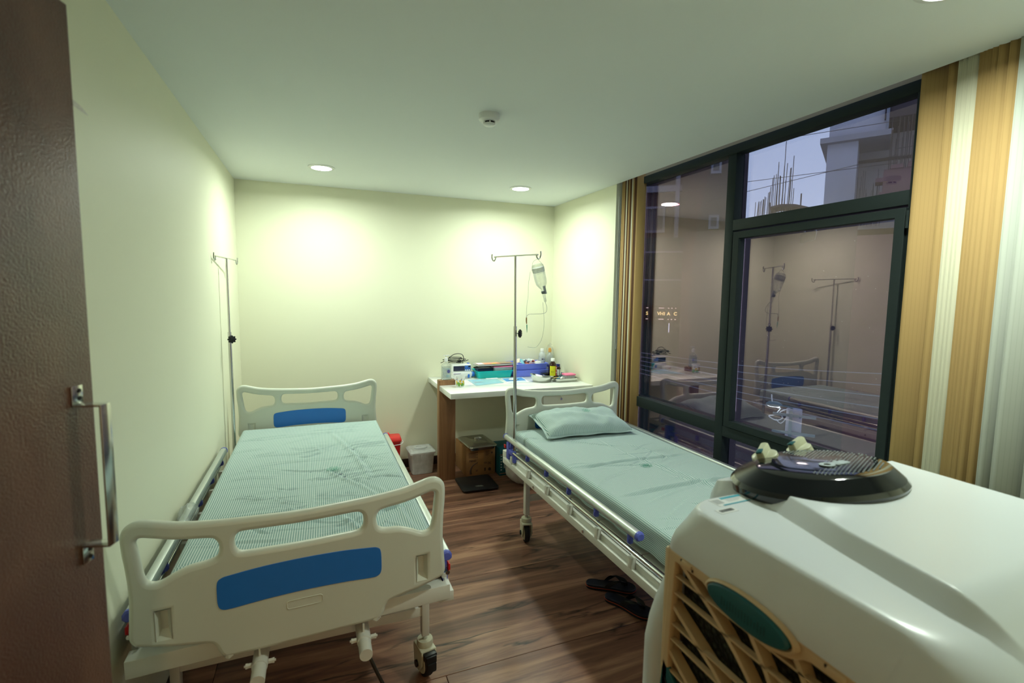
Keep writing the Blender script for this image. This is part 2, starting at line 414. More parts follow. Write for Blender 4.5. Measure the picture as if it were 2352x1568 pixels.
# ================================================================== the room
XL, XR, YB, YF = -0.605, 2.33, 4.70, -0.05
def box_obj(name, b, mat, parent=None, bev=0):
    x0, x1, y0, y1, z0, z1 = b
    cx, cy, cz = (x0 + x1) / 2, (y0 + y1) / 2, (z0 + z1) / 2
    o = MB().box(x0 - cx, x1 - cx, y0 - cy, y1 - cy, z0 - cz, z1 - cz, bev=bev).build(name, mat, parent)
    o.location = (cx, cy, cz); return o
struct(box_obj('wall_back', (XL - .15, 3.0, YB, YB + .15, 0, 2.95), M['wall']))
struct(box_obj('wall_left', (XL - .15, XL, -2.6, YB, 0, 2.95), M['wall']))
struct(box_obj('wall_right', (XR, XR + .30, 3.55, YB, 0, 2.95), M['wall']))
struct(box_obj('ceiling', (XL, XR, YF - .15, YB, CEIL, CEIL + .10), M['ceiling']))
struct(box_obj('ceiling_pocket', (XR - .02, 2.66, YF - .15, 3.55, 2.86, 2.96), M['ceiling']))
struct(box_obj('trim_1', (2.405, 2.52, -.05, 3.55, 2.612, 2.86), pmat('pocket_paint', (0.30, 0.26, 0.18, 1), .7)))
# front wall with the doorway the camera stands in
fw = struct(box_obj('wall_front', (.42, 2.66, YF - .15, YF, 0, 2.95), M['wall']))
struct(box_obj('wall_front_lintel', (XL, .42, YF - .15, YF, 2.14, 2.95), M['wall']))
# solid wall nearer the camera than the window
struct(box_obj('wall_right_front', (2.46, 2.62, YF, 1.36, 0, 2.86), M['wall']))
struct(box_obj('wall_sill', (2.40, 2.54, 1.36, 3.55, 0, .12), M['wall']))
# corridor behind the camera
struct(box_obj('wall_corridor_end', (XL, 1.6, -2.75, -2.6, 0, 2.95), M['wall']))
struct(box_obj('wall_corridor_right', (1.45, 1.6, -2.6, YF - .15, 0, 2.95), M['wall']))
struct(box_obj('ceiling_corridor', (XL, 1.6, -2.6, YF - .15, 2.62, 2.72), M['ceiling']))

# floor: slab plus large wood-look tiles, each its own piece
floor = struct(box_obj('floor', (XL - .15, 2.66, -2.75, YB + .15, -.12, -.012), pmat('grout', (40, 30, 26), .9)))
fz = floor.location
TW, TH = 2.40, .6975
y = 1.985 - 7 * TH; row = 0
while y < YB - .001:
    x = 0.498 - 3 * TW - (0 if row == 6 else (.70, .95, .80)[row % 3])
    while x < 2.64:
        a0, a1 = max(x, XL) + .0012, min(x + TW, 2.64) - .0012
        b0, b1 = max(y, -2.6) + .0012, min(y + TH, YB) - .0012
        if a1 - a0 > .02 and b1 - b0 > .02:
            t = MB().box(-(a1 - a0) / 2, (a1 - a0) / 2, -(b1 - b0) / 2, (b1 - b0) / 2, -.006, .006, bev=.0012, seg=1).build('floor_tile', M['floor'], floor)
            t.location = Vector(((a0 + a1) / 2, (b0 + b1) / 2, -.006)) - fz
        x += TW
    y += TH; row += 1
# skirting
struct(box_obj('baseboard_back', (XL, XR, YB - .012, YB, 0, .085), M['skirt'], bev=.002))
struct(box_obj('baseboard_left', (XL, XL + .012, 0.1, YB - .012, 0, .085), M['skirt'], bev=.002))
struct(box_obj('baseboard_right', (XR - .012, XR, 3.55, YB - .012, 0, .085), M['skirt'], bev=.002))

# ================================================================== window
win = thing('window_1', '', ''); del win['label']; del win['category']; struct(win)
def fr(name, y0, y1, z0, z1, x0=2.40, x1=2.47, bev=.002, mat=None):
    return box_obj(name, (x0, x1, y0, y1, z0, z1), mat or M['frame'], win, bev)
fr('frame_head', 1.362, 3.55, 2.56, 2.612, x0=2.395)
fr('mullion', 2.363, 2.428, .12, 2.56)
fr('jamb', 1.362, 1.389, .12, 2.56, x0=2.395)
fr('jamb', 3.50, 3.55, .12, 2.56)
fr('transom', 1.389, 2.363, 2.094, 2.158, x0=2.398)
fr('transom', 1.389, 2.363, .800, .866)
fr('transom', 2.428, 3.50, .800, .880)
fr('frame_sill', 1.362, 3.55, .12, .17)
gl = lambda y0, y1, z0, z1, x=2.462: box_obj('pane', (x, x + .006, y0, y1, z0, z1), M['glass'], win)
gl(1.389, 2.363, 2.158, 2.56); gl(2.428, 3.50, .880, 2.56); gl(1.389, 2.363, .17, .80); gl(2.428, 3.50, .17, .80)
# opening sash
sash = curve_plate('sash', [[(1.392, .872), (2.345, .872), (2.345, 2.082), (1.392, 2.082)], [(1.434, .914), (2.300, .914), (2.300, 2.042), (1.434, 2.042)]], .052, .002, M['frame'], win, plane='YZ', res=1)
sash.location = (2.412, 0, 0)
sg = box_obj('pane', (2.436, 2.442, 1.434, 2.300, .914, 2.042), M['glass'], sash); sg.location -= sash.location
h = MB(); h.box(2.376, 2.386, 1.70, 1.86, .884, .906, bev=.004).box(2.345, 2.378, 1.82, 1.84, .888, .902, bev=.003)
h.tube([(2.350, 1.84, .895), (2.345, 1.78, .893), (2.340, 1.70, .887)], .007); sh = h.build('window_handle', M['frame'], win)
hg = MB().tube([(2.372, 1.372, 1.99), (2.372, 1.372, 2.065)], .008).build('hinge', M['frame'], win)
# rain drops on the outside of the glass
rd = MB()
for i in range(900):
    q = random.random()
    if q < .55: yy, zz, xx = random.uniform(1.45, 3.45), .2 + random.betavariate(2.2, 1) * .6, 2.470
    elif q < .8: yy, zz, xx = random.uniform(2.44, 3.45), .89 + random.betavariate(1, 5) * 1.6, 2.470
    else: yy, zz, xx = random.uniform(1.45, 2.28), .93 + random.betavariate(1, 1.6) * 1.1, 2.443
    r = random.uniform(.0006, .0016)
    t = bmesh.new(); bmesh.ops.create_icosphere(t, subdivisions=1, radius=r); rd.merge(t, None, T(xx, yy, zz))
ro = rd.build('raindrops', pmat('water_drop', (0.75, 0.8, 0.85, 1), .05, spec=1.0), win); ro['kind'] = 'stuff'  # opaque near-white colour stands in for light refracted by the drops

# ================================================================== vertical blinds
def slat(parent, x, y, dx, dy, z0, z1, mat, curve=.004):
    """fabric slat from (x,y) to (x+dx,y-dy)"""
    n = 6; vs = []; fs = []; uvs = []
    for k in range(n + 1):
        t = k / n; bow = curve * math.sin(PI * t)
        L = math.hypot(dx, dy); nx, ny = -dy / L, -dx / L
        vs += [(x + dx * t + nx * bow, y - dy * t + ny * bow, z0), (x + dx * t + nx * bow, y - dy * t + ny * bow, z1)]
    for k in range(n): fs.append((2 * k, 2 * k + 2, 2 * k + 3, 2 * k + 1))
    me = bpy.data.meshes.new('slat'); me.from_pydata(vs, [], fs)
    uv = me.uv_layers.new(name='UVMap')
    for p in me.polygons:
        p.use_smooth = True
        for li in p.loop_indices:
            vi = me.loops[li].vertex_index; uv.data[li].uv = ((vi // 2) / n, vi % 2)
    o = link('slat', me, mat, parent)
    md = o.modifiers.new('thick', 'SOLIDIFY'); md.thickness = .0012
    return o
bl = thing('vertical_blind', 'tan and cream vertical fabric blind drawn to the right side of the window', 'blind', (2.37, 1.1, .04))
def rslat(y, dy, mat, x=2.335, dx=.03): 
    o = slat(bl, x - 2.37, y - 1.1, dx, dy, 0, 2.70, M[mat]); return o
ys = [(1.345, .092, 'slat_tan'), (1.250, .09, 'slat_tan'), (1.218, .09, 'slat_cream'), (1.203, .09, 'slat_cream'), (1.186, .09, 'slat_cream'), (1.172, .09, 'slat_cream'),
      (1.150, .09, 'slat_tan'), (1.138, .09, 'slat_tan'), (1.126, .09, 'slat_tan'), (1.110, .09, 'slat_tan'), (1.092, .09, 'slat_tan'), (1.060, .09, 'slat_tan'),
      (1.030, .09, 'slat_white'), (.988, .092, 'slat_white'), (.900, .092, 'slat_white'), (.812, .092, 'slat_white'), (.724, .092, 'slat_white'), (.636, .092, 'slat_white'), (.548, .09, 'slat_white')]
for i, (yy, dy, mt_) in enumerate(ys):
    rslat(yy, dy, mt_, x=2.336 - i * .0014, dx=.03 if i in (0, 13, 14, 15, 16, 17) else (.062, .070)[i % 2])
box_obj('headrail', (2.335, 2.385, .40, 1.36, 2.74, 2.775), M['alu'], bl).location -= bl.location
bl2 = thing('vertical_blind', 'tan and brown vertical fabric blind bunched tightly beside the stub wall', 'blind', (2.39, 3.4, .04))
yy = 3.50
cols = ['slat_tan', 'slat_tan', 'slat_dark', 'slat_cream', 'slat_dark', 'slat_tan', 'slat_dark', 'slat_cream', 'slat_tan', 'slat_dark', 'slat_dark', 'slat_tan']
M['slat_dark'] = slat_mat('brown_blind_fabric', (0.11, 0.05, 0.022, 1), (0.08, 0.04, 0.02, 1))
for i, cn in enumerate(cols):
    slat(bl2, -.038 + .001 * i, yy - 3.4, .045 + .004 * (i % 2), .052, 0, 2.70, M[cn], curve=.006)
    yy -= .0155 + (.008 if i in (0, 6) else 0)
box_obj('headrail', (2.365, 2.395, 2.42, 3.54, 2.74, 2.775), M['alu'], bl2).location -= bl2.location
# thin pull chain of the blind near the stub wall
ch = MB()
ch.tube(catmull([(2.345, 3.53, 2.5), (2.345, 3.53, 1.6), (2.347, 3.53, 1.28), (2.352, 3.528, 1.25), (2.358, 3.526, 1.28), (2.358, 3.526, 1.7), (2.358, 3.526, 2.5)], 6, False), .0013, seg=5)
ch = ch.build('pull_chain', M['white'], bl2); ch.location = (-2.39, -3.4, -.04)

# ================================================================== ceiling things
def downlight(x, y, where):
    t = thing('downlight', where, 'light', (x, y, CEIL))
    MB().lathe([(.070, 0), (.094, 0), (.092, -.005), (.080, -.009), (.072, -.009), (.070, -.002)], 40).build('trim_ring', M['white'], t)
    MB().lathe([(0.0, -.0065), (.072, -.0065), (.072, -.001)], 40).build('diffuser', emis('lit_diffuser', (.93, 1, .93, 1), 9), t)
downlight(.06, 4.0, 'round flush ceiling downlight above the left bed, lit white')
downlight(1.67, 4.03, 'round flush ceiling downlight above the white desk, lit white')
downlight(1.75, .95, 'round flush ceiling downlight above the air cooler, only its glow in view')
sd = thing('smoke_detector', 'small round white smoke detector on the ceiling', 'smoke detector', (.852, 2.49, CEIL))
MB().lathe([(0, 0), (.054, 0), (.055, -.006), (.054, -.028), (.046, -.036), (.030, -.037), (.0, -.037)], 36).build('body', M['white'], sd)
d2 = MB().lathe([(.0, -.038), (.029, -.038), (.029, -.046), (.0, -.046)], 30).build('vent_ring', M['black'], sd)
MB().lathe([(0, -.046), (.031, -.046), (.032, -.050), (.026, -.055), (0, -.057)], 30).build('cap', M['white'], sd)
for k in range(6):
    a = k * PI / 3 + .3; MB().box(-.002, .002, -.003, .003, -.047, -.036, M=T(.030 * math.cos(a), .030 * math.sin(a), 0) @ RZ(a)).build('vent_rib', M['white'], sd)

# ================================================================== door at the left edge
ang = math.atan2(.25, .86)
door = struct(thing('door_1', '', '')); del door['label']; del door['category']
# leaf runs from hinge to free edge; local +x along the leaf, local -y faces the room
H = Vector((-.575, .10)); Efree = Vector((-.333, .962)); dv = (Efree - H); L = dv.length; da = math.atan2(dv.y, dv.x)
door.location = (H.x, H.y, 0); door.rotation_euler = (0, 0, da)
MB().box(0, L, 0, .038, .008, 2.10, bev=.0015).build('door_leaf', M['door'], door)
hd = MB()
hx = L - .036
brz = M['steel']
for z0, s_ in ((1.507, 1), (1.283, -1)):
    hd.box(hx - .010, hx + .012, -.0025, 0, min(z0, z0 - s_ * .0) - .0 if s_ > 0 else z0 - .028, z0 + .028 if s_ > 0 else z0, bev=.0006)
hd.box(hx - .010, hx + .012, -.038, -.0005, 1.504, 1.507, bev=.0006)
hd.box(hx - .010, hx + .012, -.038, -.0005, 1.283, 1.286, bev=.0006)
hd.box(hx - .010, hx + .012, -.041, -.038, 1.283, 1.507, bev=.0008)
hd = hd.build('door_handle', M['steel'], door)
sc = MB()
for z0 in (1.515, 1.527, 1.275, 1.263):
    sc.lathe([(0, .001), (.003, .001), (.0035, -.0005), (0, -.001)], 10, M=T(hx + (.004 if int(z0 * 1000) % 2 else -.003), -.003, z0) @ RX(PI / 2))
sc.build('screw', M['black'], hd)
tp = MB().poly([(0, 0), (.018, -.006), (.030, -.014), (.012, -.012), (0, -.010)], .0006, M=T(L - .003, -.001, 1.965) @ RX(PI / 2)).build('tape_scrap', M['bag'], door)

# ================================================================== hospital beds
def mirror(half):  # half outline from (0,top) round the +x side to (0,bottom)
    return half + [(-x, z) for x, z in reversed(half) if abs(x) > 1e-6]
OUT = [(0, .947), (.14, .952), (.243, .958), (.33, .968), (.39, .982), (.43, .992), (.458, .990), (.478, .976), (.488, .952), (.487, .90), (.482, .85), (.478, .77), (.482, .69), (.485, .64), (.478, .615), (.46, .604), (.38, .582), (.290, .565), (.268, .552), (.257, .525), (.245, .508), (.222, .502), (0, .500)]
SIDE = [(.450, .930), (.440, .941), (.415, .936), (.37, .923), (.33, .915), (.265, .906), (.249, .898), (.241, .882), (.241, .860), (.249, .842), (.272, .833), (.32, .827), (.36, .813), (.39, .798), (.410, .794), (.427, .801), (.436, .82), (.441, .85), (.447, .90)]
MID = [(0, .907), (.10, .909), (.165, .911), (.184, .908), (.194, .896), (.196, .872), (.190, .853), (.172, .843), (.10, .840), (0, .838)]
def sm(p, n=4): return [(v.x, v.y) for v in catmull([(a, b, 0) for a, b in p], n)]
PK = [(.380, .617), (.412, .620), (.412, .705), (.380, .705)]
BOARD = [sm(mirror(OUT)), sm(SIDE), [(-x, z) for x, z in sm(SIDE)][::-1], sm(mirror(MID)), PK, [(-x, z) for x, z in PK][::-1]]
PANEL = sm([(0, .790), (.12, .787), (.21, .779), (.238, .774), (.250, .760), (.252, .72), (.250, .685), (.238, .670), (.21, .668), (.12, .674), (0, .677), (-.12, .674), (-.21, .668), (-.238, .670), (-.250, .685), (-.252, .72), (-.250, .760), (-.238, .774), (-.21, .779), (-.12, .787)], 4)
LABEL_O = rrect(-.056, .056, .620, .650, .010)
LABEL_I = rrect(-.054, .054, .622, .648, .008)
_board_me = {}
def board(parent, name, y, dzb, flip):
    y += .020 if flip else -.020
    o = curve_plate(name, BOARD, .034, .0145, M['plastic'], parent) if 'b' not in _board_me else None
    if o: _board_me['b'] = o.data
    else:
        o = link(name, _board_me['b']); o.parent = parent
    o.location = (0, y, dzb); s_ = -1 if flip else 1      # s_: outward side
    for sgn, nm in ((1, 'outer'), (-1, 'inner')):
        if 'p' not in _board_me:
            p = curve_plate('color_panel', [PANEL], .005, .001, M['blue_panel'], o, res=1); _board_me['p'] = p.data
        else:
            p = link('color_panel', _board_me['p']); p.parent = o
        p.location = (0, sgn * .0165, 0)
    # pressed rim of the name plate and finger pockets
    r_ = curve_plate('name_plate_rim', [LABEL_O, LABEL_I], .003, .0008, M['plastic'], o, res=1); r_.location = (0, -s_ * .0172, 0)
    for sx in (1, -1):
        pk = MB(); t = bmesh.new()
        y0 = -s_ * .0165; y1 = -s_ * -.008
        x0, x1, z0, z1 = sx * .376, sx * .416, .612, .709
        xi0, xi1, zi0, zi1 = sx * .388, sx * .406, .636, .698
        a = [t.verts.new(v) for v in ((x0, y0, z0), (x1, y0, z0), (x1, y0, z1), (x0, y0, z1))]
        b_ = [t.verts.new(v) for v in ((xi0, y1, zi0), (xi1, y1, zi0), (xi1, y1, zi1), (xi0, y1, zi1))]
        c_ = [t.verts.new(v) for v in ((x0, -y0, z0), (x1, -y0, z0), (x1, -y0, z1), (x0, -y0, z1))]
        for k in range(4):
            t.faces.new((a[k], a[(k + 1) % 4], b_[(k + 1) % 4], b_[k]))
            t.faces.new((c_[k], c_[(k + 1) % 4], b_[(k + 1) % 4], b_[k]))
        t.faces.new(b_)
        pk.merge(t); pk.build('finger_pocket', M['plastic'], o, auto=False)
    return o

def caster(parent, x, y, ztop, rot, brake):
    c = MB()
    # swivel collar + fork
    c.lathe([(0, .135), (.026, .135), (.028, .128), (.028, .118), (.026, .112), (0, .112)], 20)
    fk = [( -.036, .112), (.036, .112), (.040, .10), (.034, .045), (.012, .030), (-.012, .030), (-.034, .06), (-.038, .10)]
    for s_ in (-1, 1):
        pts = [(p[0], p[1]) for p in fk]
        c.poly(pts, .006, M=T(0, s_ * .024 + .003, 0) @ RX(PI / 2), bev=.001)
    c.box(-.036, .036, -.027, .027, .104, .113, bev=.003)
    fo = c.build('caster', M['cream_caster'], parent)
    fo.location = (x, y, 0); fo.rotation_euler = (0, 0, rot); fo.scale = (1.27, 1.27, 1.27)
    wmb = MB().lathe([(0, -.017), (.036, -.017), (.040, -.010), (.040, .010), (.036, .017), (0, .017)], 28, M=T(.004, 0, .050) @ RX(PI / 2))
    wmb.build('wheel_hub', M['cream_caster'], fo)
    MB().lathe([(.038, -.013), (.048, -.013), (.050, -.008), (.050, .008), (.048, .013), (.038, .013)], 32, M=T(.004, 0, .0505) @ RX(PI / 2)).build('tyre', M['rubber'], fo)
    MB().lathe([(0, -.0335), (.012, -.0335), (.012, .0335), (0, .0335)], 16, M=T(.004, 0, .050) @ RX(PI / 2)).build('axle_cap', M['black'], fo)
    if brake:
        b = MB(); b.box(-.062, -.034, -.019, .019, .078, .104, bev=.004).box(-.066, -.044, -.017, .017, .050, .082, bev=.005).box(-.056, -.030, -.022, .022, .098, .108, bev=.003)
        b.build('brake_pedal', M['black'], fo)
    MB().lathe([(0, .134), (.009, .134), (.009, .150), (0, .150)], 12).build('swivel_stem', M['chrome'], fo)
    return fo

def hospital_bed(name, label, loc, rotz, dz, rail_y, latch_head=True, crank=True):
    """local y=0 at the footboard, y=LEN at the headboard"""
    LEN = 2.20; W = .47; zt = .545 + dz
    bed = thing(name, label, 'bed', loc, rotz)
    board(bed, 'footboard', 0, dz, False); board(bed, 'headboard', LEN, dz + (.022 if latch_head else 0), True)
    for sx in (-1, 1):
        fr_ = MB()
        fr_.box(min(sx * .462, sx * .500), max(sx * .462, sx * .500), .03, LEN - .03, zt - .068, zt - .008, bev=.003)
        fr_.box(min(sx * .466, sx * .522), max(sx * .466, sx * .522), .03, LEN - .03, zt - .072, zt - .032, bev=.002)
        fr_.build('side_beam', M['white_metal'], bed)
    MB().box(-.508, .508, -.010, .045, zt - .048, zt + .010, bev=.003).build('end_beam', M['white_metal'], bed)
    MB().box(-.508, .508, LEN - .045, LEN + .010, zt - .048, zt + .010, bev=.003).build('end_beam', M['white_metal'], bed)
    # steel deck panels under the mattress
    for (a, b_) in ((.06, .62), (.63, .98), (.99, 1.28), (1.29, 2.12)):
        p = MB().box(-.44, .44, a, b_, zt - .003, zt + .003, bev=.001)
        for k in range(6): p.box(-.36 + k * .13, -.30 + k * .13, a + .06, b_ - .06, zt + .003, zt + .0045)
        p.build('deck_panel', M['white_metal'], bed)
    # legs, cross bars, casters
    for (ly, br) in ((.29, True), (LEN - .34, False)):
        for sx in (-1, 1):
            lg = MB().box(sx * .462 - .016, sx * .462 + .016, ly - .020, ly + .020, .192, zt - .01, bev=.003).build('leg', M['white_metal'], bed)
            caster(bed, sx * .462, ly, .15, 1.5 + .25 * sx if br else 1.35, br)
        MB().box(-.447, .447, ly - .013, ly + .013, .285, .325, bev=.002).build('cross_bar', M['white_metal'], bed)
    # bolts on the side beams
    for sx in (-1, 1):
        for by in (.35, 1.0, 1.62):
            MB().lathe([(0, .006), (.008, .005), (.009, 0), (0, -.002)], 10, M=T(sx * .522, by, zt - .052) @ RY(sx * PI / 2)).build('bolt', M['chrome'], bed)
    # collapsing side rails
    for sx in (-1, 1):
        rx = sx * (W + (.040 if sx < 0 or latch_head else .024)); zr = .668 + dz * .3; y0, y1 = rail_y
        rail = MB()
        pr = [(-.020, -.008), (-.020, .006), (-.013, .017), (0, .021), (.013, .017), (.020, .006), (.020, -.008), (.012, -.016), (-.012, -.016)]
        rail.loft([[(rx + a, y0, zr + b_) for a, b_ in pr], [(rx + a, y1, zr + b_) for a, b_ in pr]], smooth=False)
        ro_ = rail.build('side_rail', M['alu'], bed)
        for ye in (y0, y1):
            e = MB(); s2 = 1 if ye == y1 else -1
            e.loft([[(rx + a * 1.06, ye - s2 * .002, zr + b_ * 1.06) for a, b_ in pr], [(rx + a * 1.06, ye + s2 * .010, zr + b_ * 1.06) for a, b_ in pr], [(rx + a * .75, ye + s2 * .016, zr + b_ * .75) for a, b_ in pr]])
            e.build('end_cap', M['purple'], ro_)
        ny = 6
        hg_ = None
        for k in range(ny):
            yk = y0 + .06 + k * (y1 - y0 - .16) / (ny - 1)
            p = MB().box(rx - .010, rx + .010, yk - .010, yk + .010, zr - .060, zr - .012, bev=.003)
            p.box(rx - sx * .0 - .013, rx + .013, yk - .006, yk + .006, zr - .056, zr - .036, bev=.002)
            p.build('hinge_post', M['purple'], ro_)
            q = MB().box(rx - .013, rx + .011, yk - .034, yk - .008, zt - .032, zt + .020, bev=.002)
            q.build('rail_bracket', M['white_metal'], ro_)
        MB().tube([(rx + sx * .004, max(y0 - .35, .03), zt + .044), (rx + sx * .004, y1 - .10, zt + .052)], .0085, seg=12).build('lower_rod', M['chrome'], ro_)
        MB().tube([(rx - sx * .014, max(y0 - .30, .03), zt + .010), (rx - sx * .014, y1 - .12, zt + .018)], .005, seg=8).build('lock_rod', M['chrome'], ro_)
        ye, sy = (y1, 1) if latch_head else (y0, -1)
        def lb(mb, dx0, dx1, da, db, z0, z1, bev):
            ya, yb = sorted((ye - sy * da, ye - sy * db)); return mb.box(rx + dx0, rx + dx1, ya, yb, z0, z1, bev=bev)
        lt = MB(); lb(lt, -.012, .016, .03, .075, zt - .018, zt + .105, .004); lb(lt, -.014, .018, .075, .150, zt + .030, zt + .062, .005); lb(lt, -.010, .014, .140, .165, zt - .015, zt + .050, .004)
        lt.build('rail_latch', M['purple'], ro_)
        rt = MB(); lb(rt, sx * .012 - .004, sx * .012 + .004, -.01, .02, zt + .050, zt + .075, .002); rt.build('release_tab', M['red'], ro_)
    # cranks at the foot end
    if crank:
        for cx in (-.150, .178):
            ct = MB().tube([(cx, .50, zt - .10), (cx, -.05, zt - .10)], .024, seg=20)
            ct.tube([(cx, -.05, zt - .10), (cx, -.118, zt - .10)], .0215, seg=20)
            ct.tube([(cx, -.049, zt - .10), (cx, -.052, zt - .10)], .0235, seg=20)
            ct.box(cx - .003, cx + .003, -.03, .05, zt - .080, zt - .045)
            co = ct.build('crank_tube', M['white_metal'], bed)
            for sx in (-1, 1):
                b2 = MB()
                for o_, r_, l_ in ((.024, .008, .0125), (.0365, .009, .006)):
                    b2.lathe([(0, 0), (r_, 0), (r_, l_), (0, l_)], 6, M=T(cx + sx * o_, -.030, zt - .10) @ RY(sx * PI / 2), smooth=False)
                b2.tube([(cx + sx * .02, -.030, zt - .10), (cx + sx * .047, -.030, zt - .10)], .004, seg=8)
                b2.build('clamp_bolt', M['white_metal'], co)
            hx_ = .035 if cx > 0 else .01
            hn = MB().tube(catmull([(cx, -.085, zt - .085), (cx + .006, -.105, zt - .10), (cx + hx_, -.125, zt - .17), (cx + hx_ * 2.2, -.135, zt - .27), (cx + hx_ * 2.3, -.138, zt - .30)], 4, False), .006, seg=10)
            hn.build('crank_handle', pmat('crank_steel', (70, 66, 58), .35, metal=.8), co)
            MB().tube([(cx + hx_ * 2.3, -.130, zt - .30), (cx + hx_ * 2.3, -.215, zt - .30)], .011, seg=12).build('crank_grip', M['black'], co)
    return bed

B1 = dict(loc=(-.048, 1.735, 0), rot=math.radians(.25))
B2 = dict(loc=(1.765, 1.10, 0), rot=0.0)
bed1 = hospital_bed('hospital_bed', 'adjustable hospital bed along the left wall, cream boards with blue panels, no pillow', B1['loc'], B1['rot'], .02, (.045, 1.76), False)
bed2 = hospital_bed('hospital_bed', 'adjustable hospital bed beside the window, foot end hidden behind the air cooler', B2['loc'], B2['rot'], -.01, (.56, 2.13))

for ch_ in bed1.children:
    if ch_.name.startswith('footboard') or ch_.name == 'end_beam': ch_.rotation_euler = (0, math.radians(-.8), math.radians(1.3)); ch_.location.z += -.004
def sheet_obj(parent, w, l, h, z, seed, creases, nx=150, ny=330):
    r = .028
    hw, hl = w / 2 - r, l / 2 - r
    arc = r * PI / 2
    us = np.linspace(-(hw + arc + h), hw + arc + h, nx); vs_ = np.linspace(-(hl + arc + h * .9), hl + arc + h * .9, ny)
    def fold(u, half):
        e = np.abs(u) - half; s = np.sign(u)
        pos = np.where(e <= 0, np.abs(u), np.where(e < arc, half + r * np.sin(np.clip(e, 0, arc) / r), half + r))
        dr = np.where(e <= 0, 0, np.where(e < arc, r - r * np.cos(np.clip(e, 0, arc) / r), r + e - arc))
        return s * pos, dr
    U, V = np.meshgrid(us, vs_, indexing='ij')
    X, du = fold(U, hw); Y, dv_ = fold(V, hl)
    Z = -np.maximum(du, dv_)
    top = np.clip(1 - (np.abs(U) - hw) / .02, 0, 1) * np.clip(1 - (np.abs(V) - hl) / .02, 0, 1)
    D = np.zeros_like(X)
    rg = np.random.default_rng(seed)
    for (x0, y0, x1, y1, a, wd) in creases:
        dx, dy = x1 - x0, y1 - y0; L = math.hypot(dx, dy); tx, ty = dx / L, dy / L
        s = (X - x0) * tx + (Y - y0) * ty
        bend = a / abs(a) * 0 + .012 * np.sin(s / L * 6 + x0 * 9)
        n = -(X - x0) * ty + (Y - y0) * tx + bend
        win_ = np.clip(np.minimum(s, L - s) / (.25 * L), 0, 1); win_ = win_ * win_ * (3 - 2 * win_)
        D += a * win_ * (np.exp(-(n / wd) ** 2) - .8 * np.exp(-((n - 1.6 * wd) / wd) ** 2))
    # soft undulation
    for k in range(14):
        fx, fy = rg.uniform(-9, 9), rg.uniform(-7, 7); ph = rg.uniform(0, 6.3)
        D += .0011 * np.sin(fx * X + fy * Y + ph)
    Z = Z + D * top
    side = np.clip((np.abs(U) - hw - arc) / .05, 0, 1)
    X = X + side * np.sign(U) * (.004 * np.sin(V * 17 + seed) + .003 * np.sin(V * 41 + U * 9))
    verts = np.stack([X, Y, Z + z], -1).reshape(-1, 3)
    idx = np.arange(nx * ny).reshape(nx, ny)
    quads = np.stack([idx[:-1, :-1], idx[1:, :-1], idx[1:, 1:], idx[:-1, 1:]], -1).reshape(-1, 4)
    me = bpy.data.meshes.new('bed_sheet'); me.from_pydata(verts.tolist(), [], quads.tolist())
    uv = me.uv_layers.new(name='UVMap'); uu = U.reshape(-1); vv = V.reshape(-1)
    li = np.zeros(len(me.loops), dtype=np.int32); me.loops.foreach_get('vertex_index', li)
    uvd = np.stack([uu[li] + .006 * np.sin(vv[li] * 5), vv[li]], -1).reshape(-1); uv.data.foreach_set('uv', uvd.astype(np.float32))
    me.polygons.foreach_set('use_smooth', [True] * len(me.polygons))
    return link('bed_sheet', me, M['sheet'], parent)
def rand_creases(n, seed, w, l, bias=0.1, amp=(.002, .006)):
    rg = random.Random(seed); out = []
    for i in range(n):
        cx, cy = rg.uniform(-w / 2, w / 2), rg.uniform(-l / 2, l / 2)
        a = rg.gauss(0, .35) + bias; L = rg.uniform(.12, .5)
        out.append((cx - L / 2 * math.cos(a), cy - L / 2 * math.sin(a), cx + L / 2 * math.cos(a), cy + L / 2 * math.sin(a), rg.uniform(*amp) * (1 if rg.random() < .6 else -1), rg.uniform(.004, .011)))
    return out
def emblem(parent, x, y, z, s, rot, name='printed_emblem'):
    e = MB()
    for k in range(4):
        a = PI / 4 + k * PI / 2
        loop = catmull([(0, 0, 0), (.45, .28, 0), (.85, .22, 0), (1.0, 0, 0), (.85, -.22, 0), (.45, -.28, 0)], 4)
        e.tube([(p.x * s, p.y * s, 0) for p in loop], s * .04, seg=5, closed=True, M=RZ(a))
        e.tube([(.3 * s, 0, 0), (.72 * s, 0, 0)], s * .05, seg=5, M=RZ(a))
        e.tube([(s * .98, s * .25, 0), (s * .8, s * .62, 0), (s * .55, s * .62, 0)], s * .045, seg=5, M=RZ(a + .2))
    o = e.build(name, M['print_green'], parent)
    o.scale = (1, 1, .15); o.location = (x, y, z); o.rotation_euler = (0, 0, rot); return o

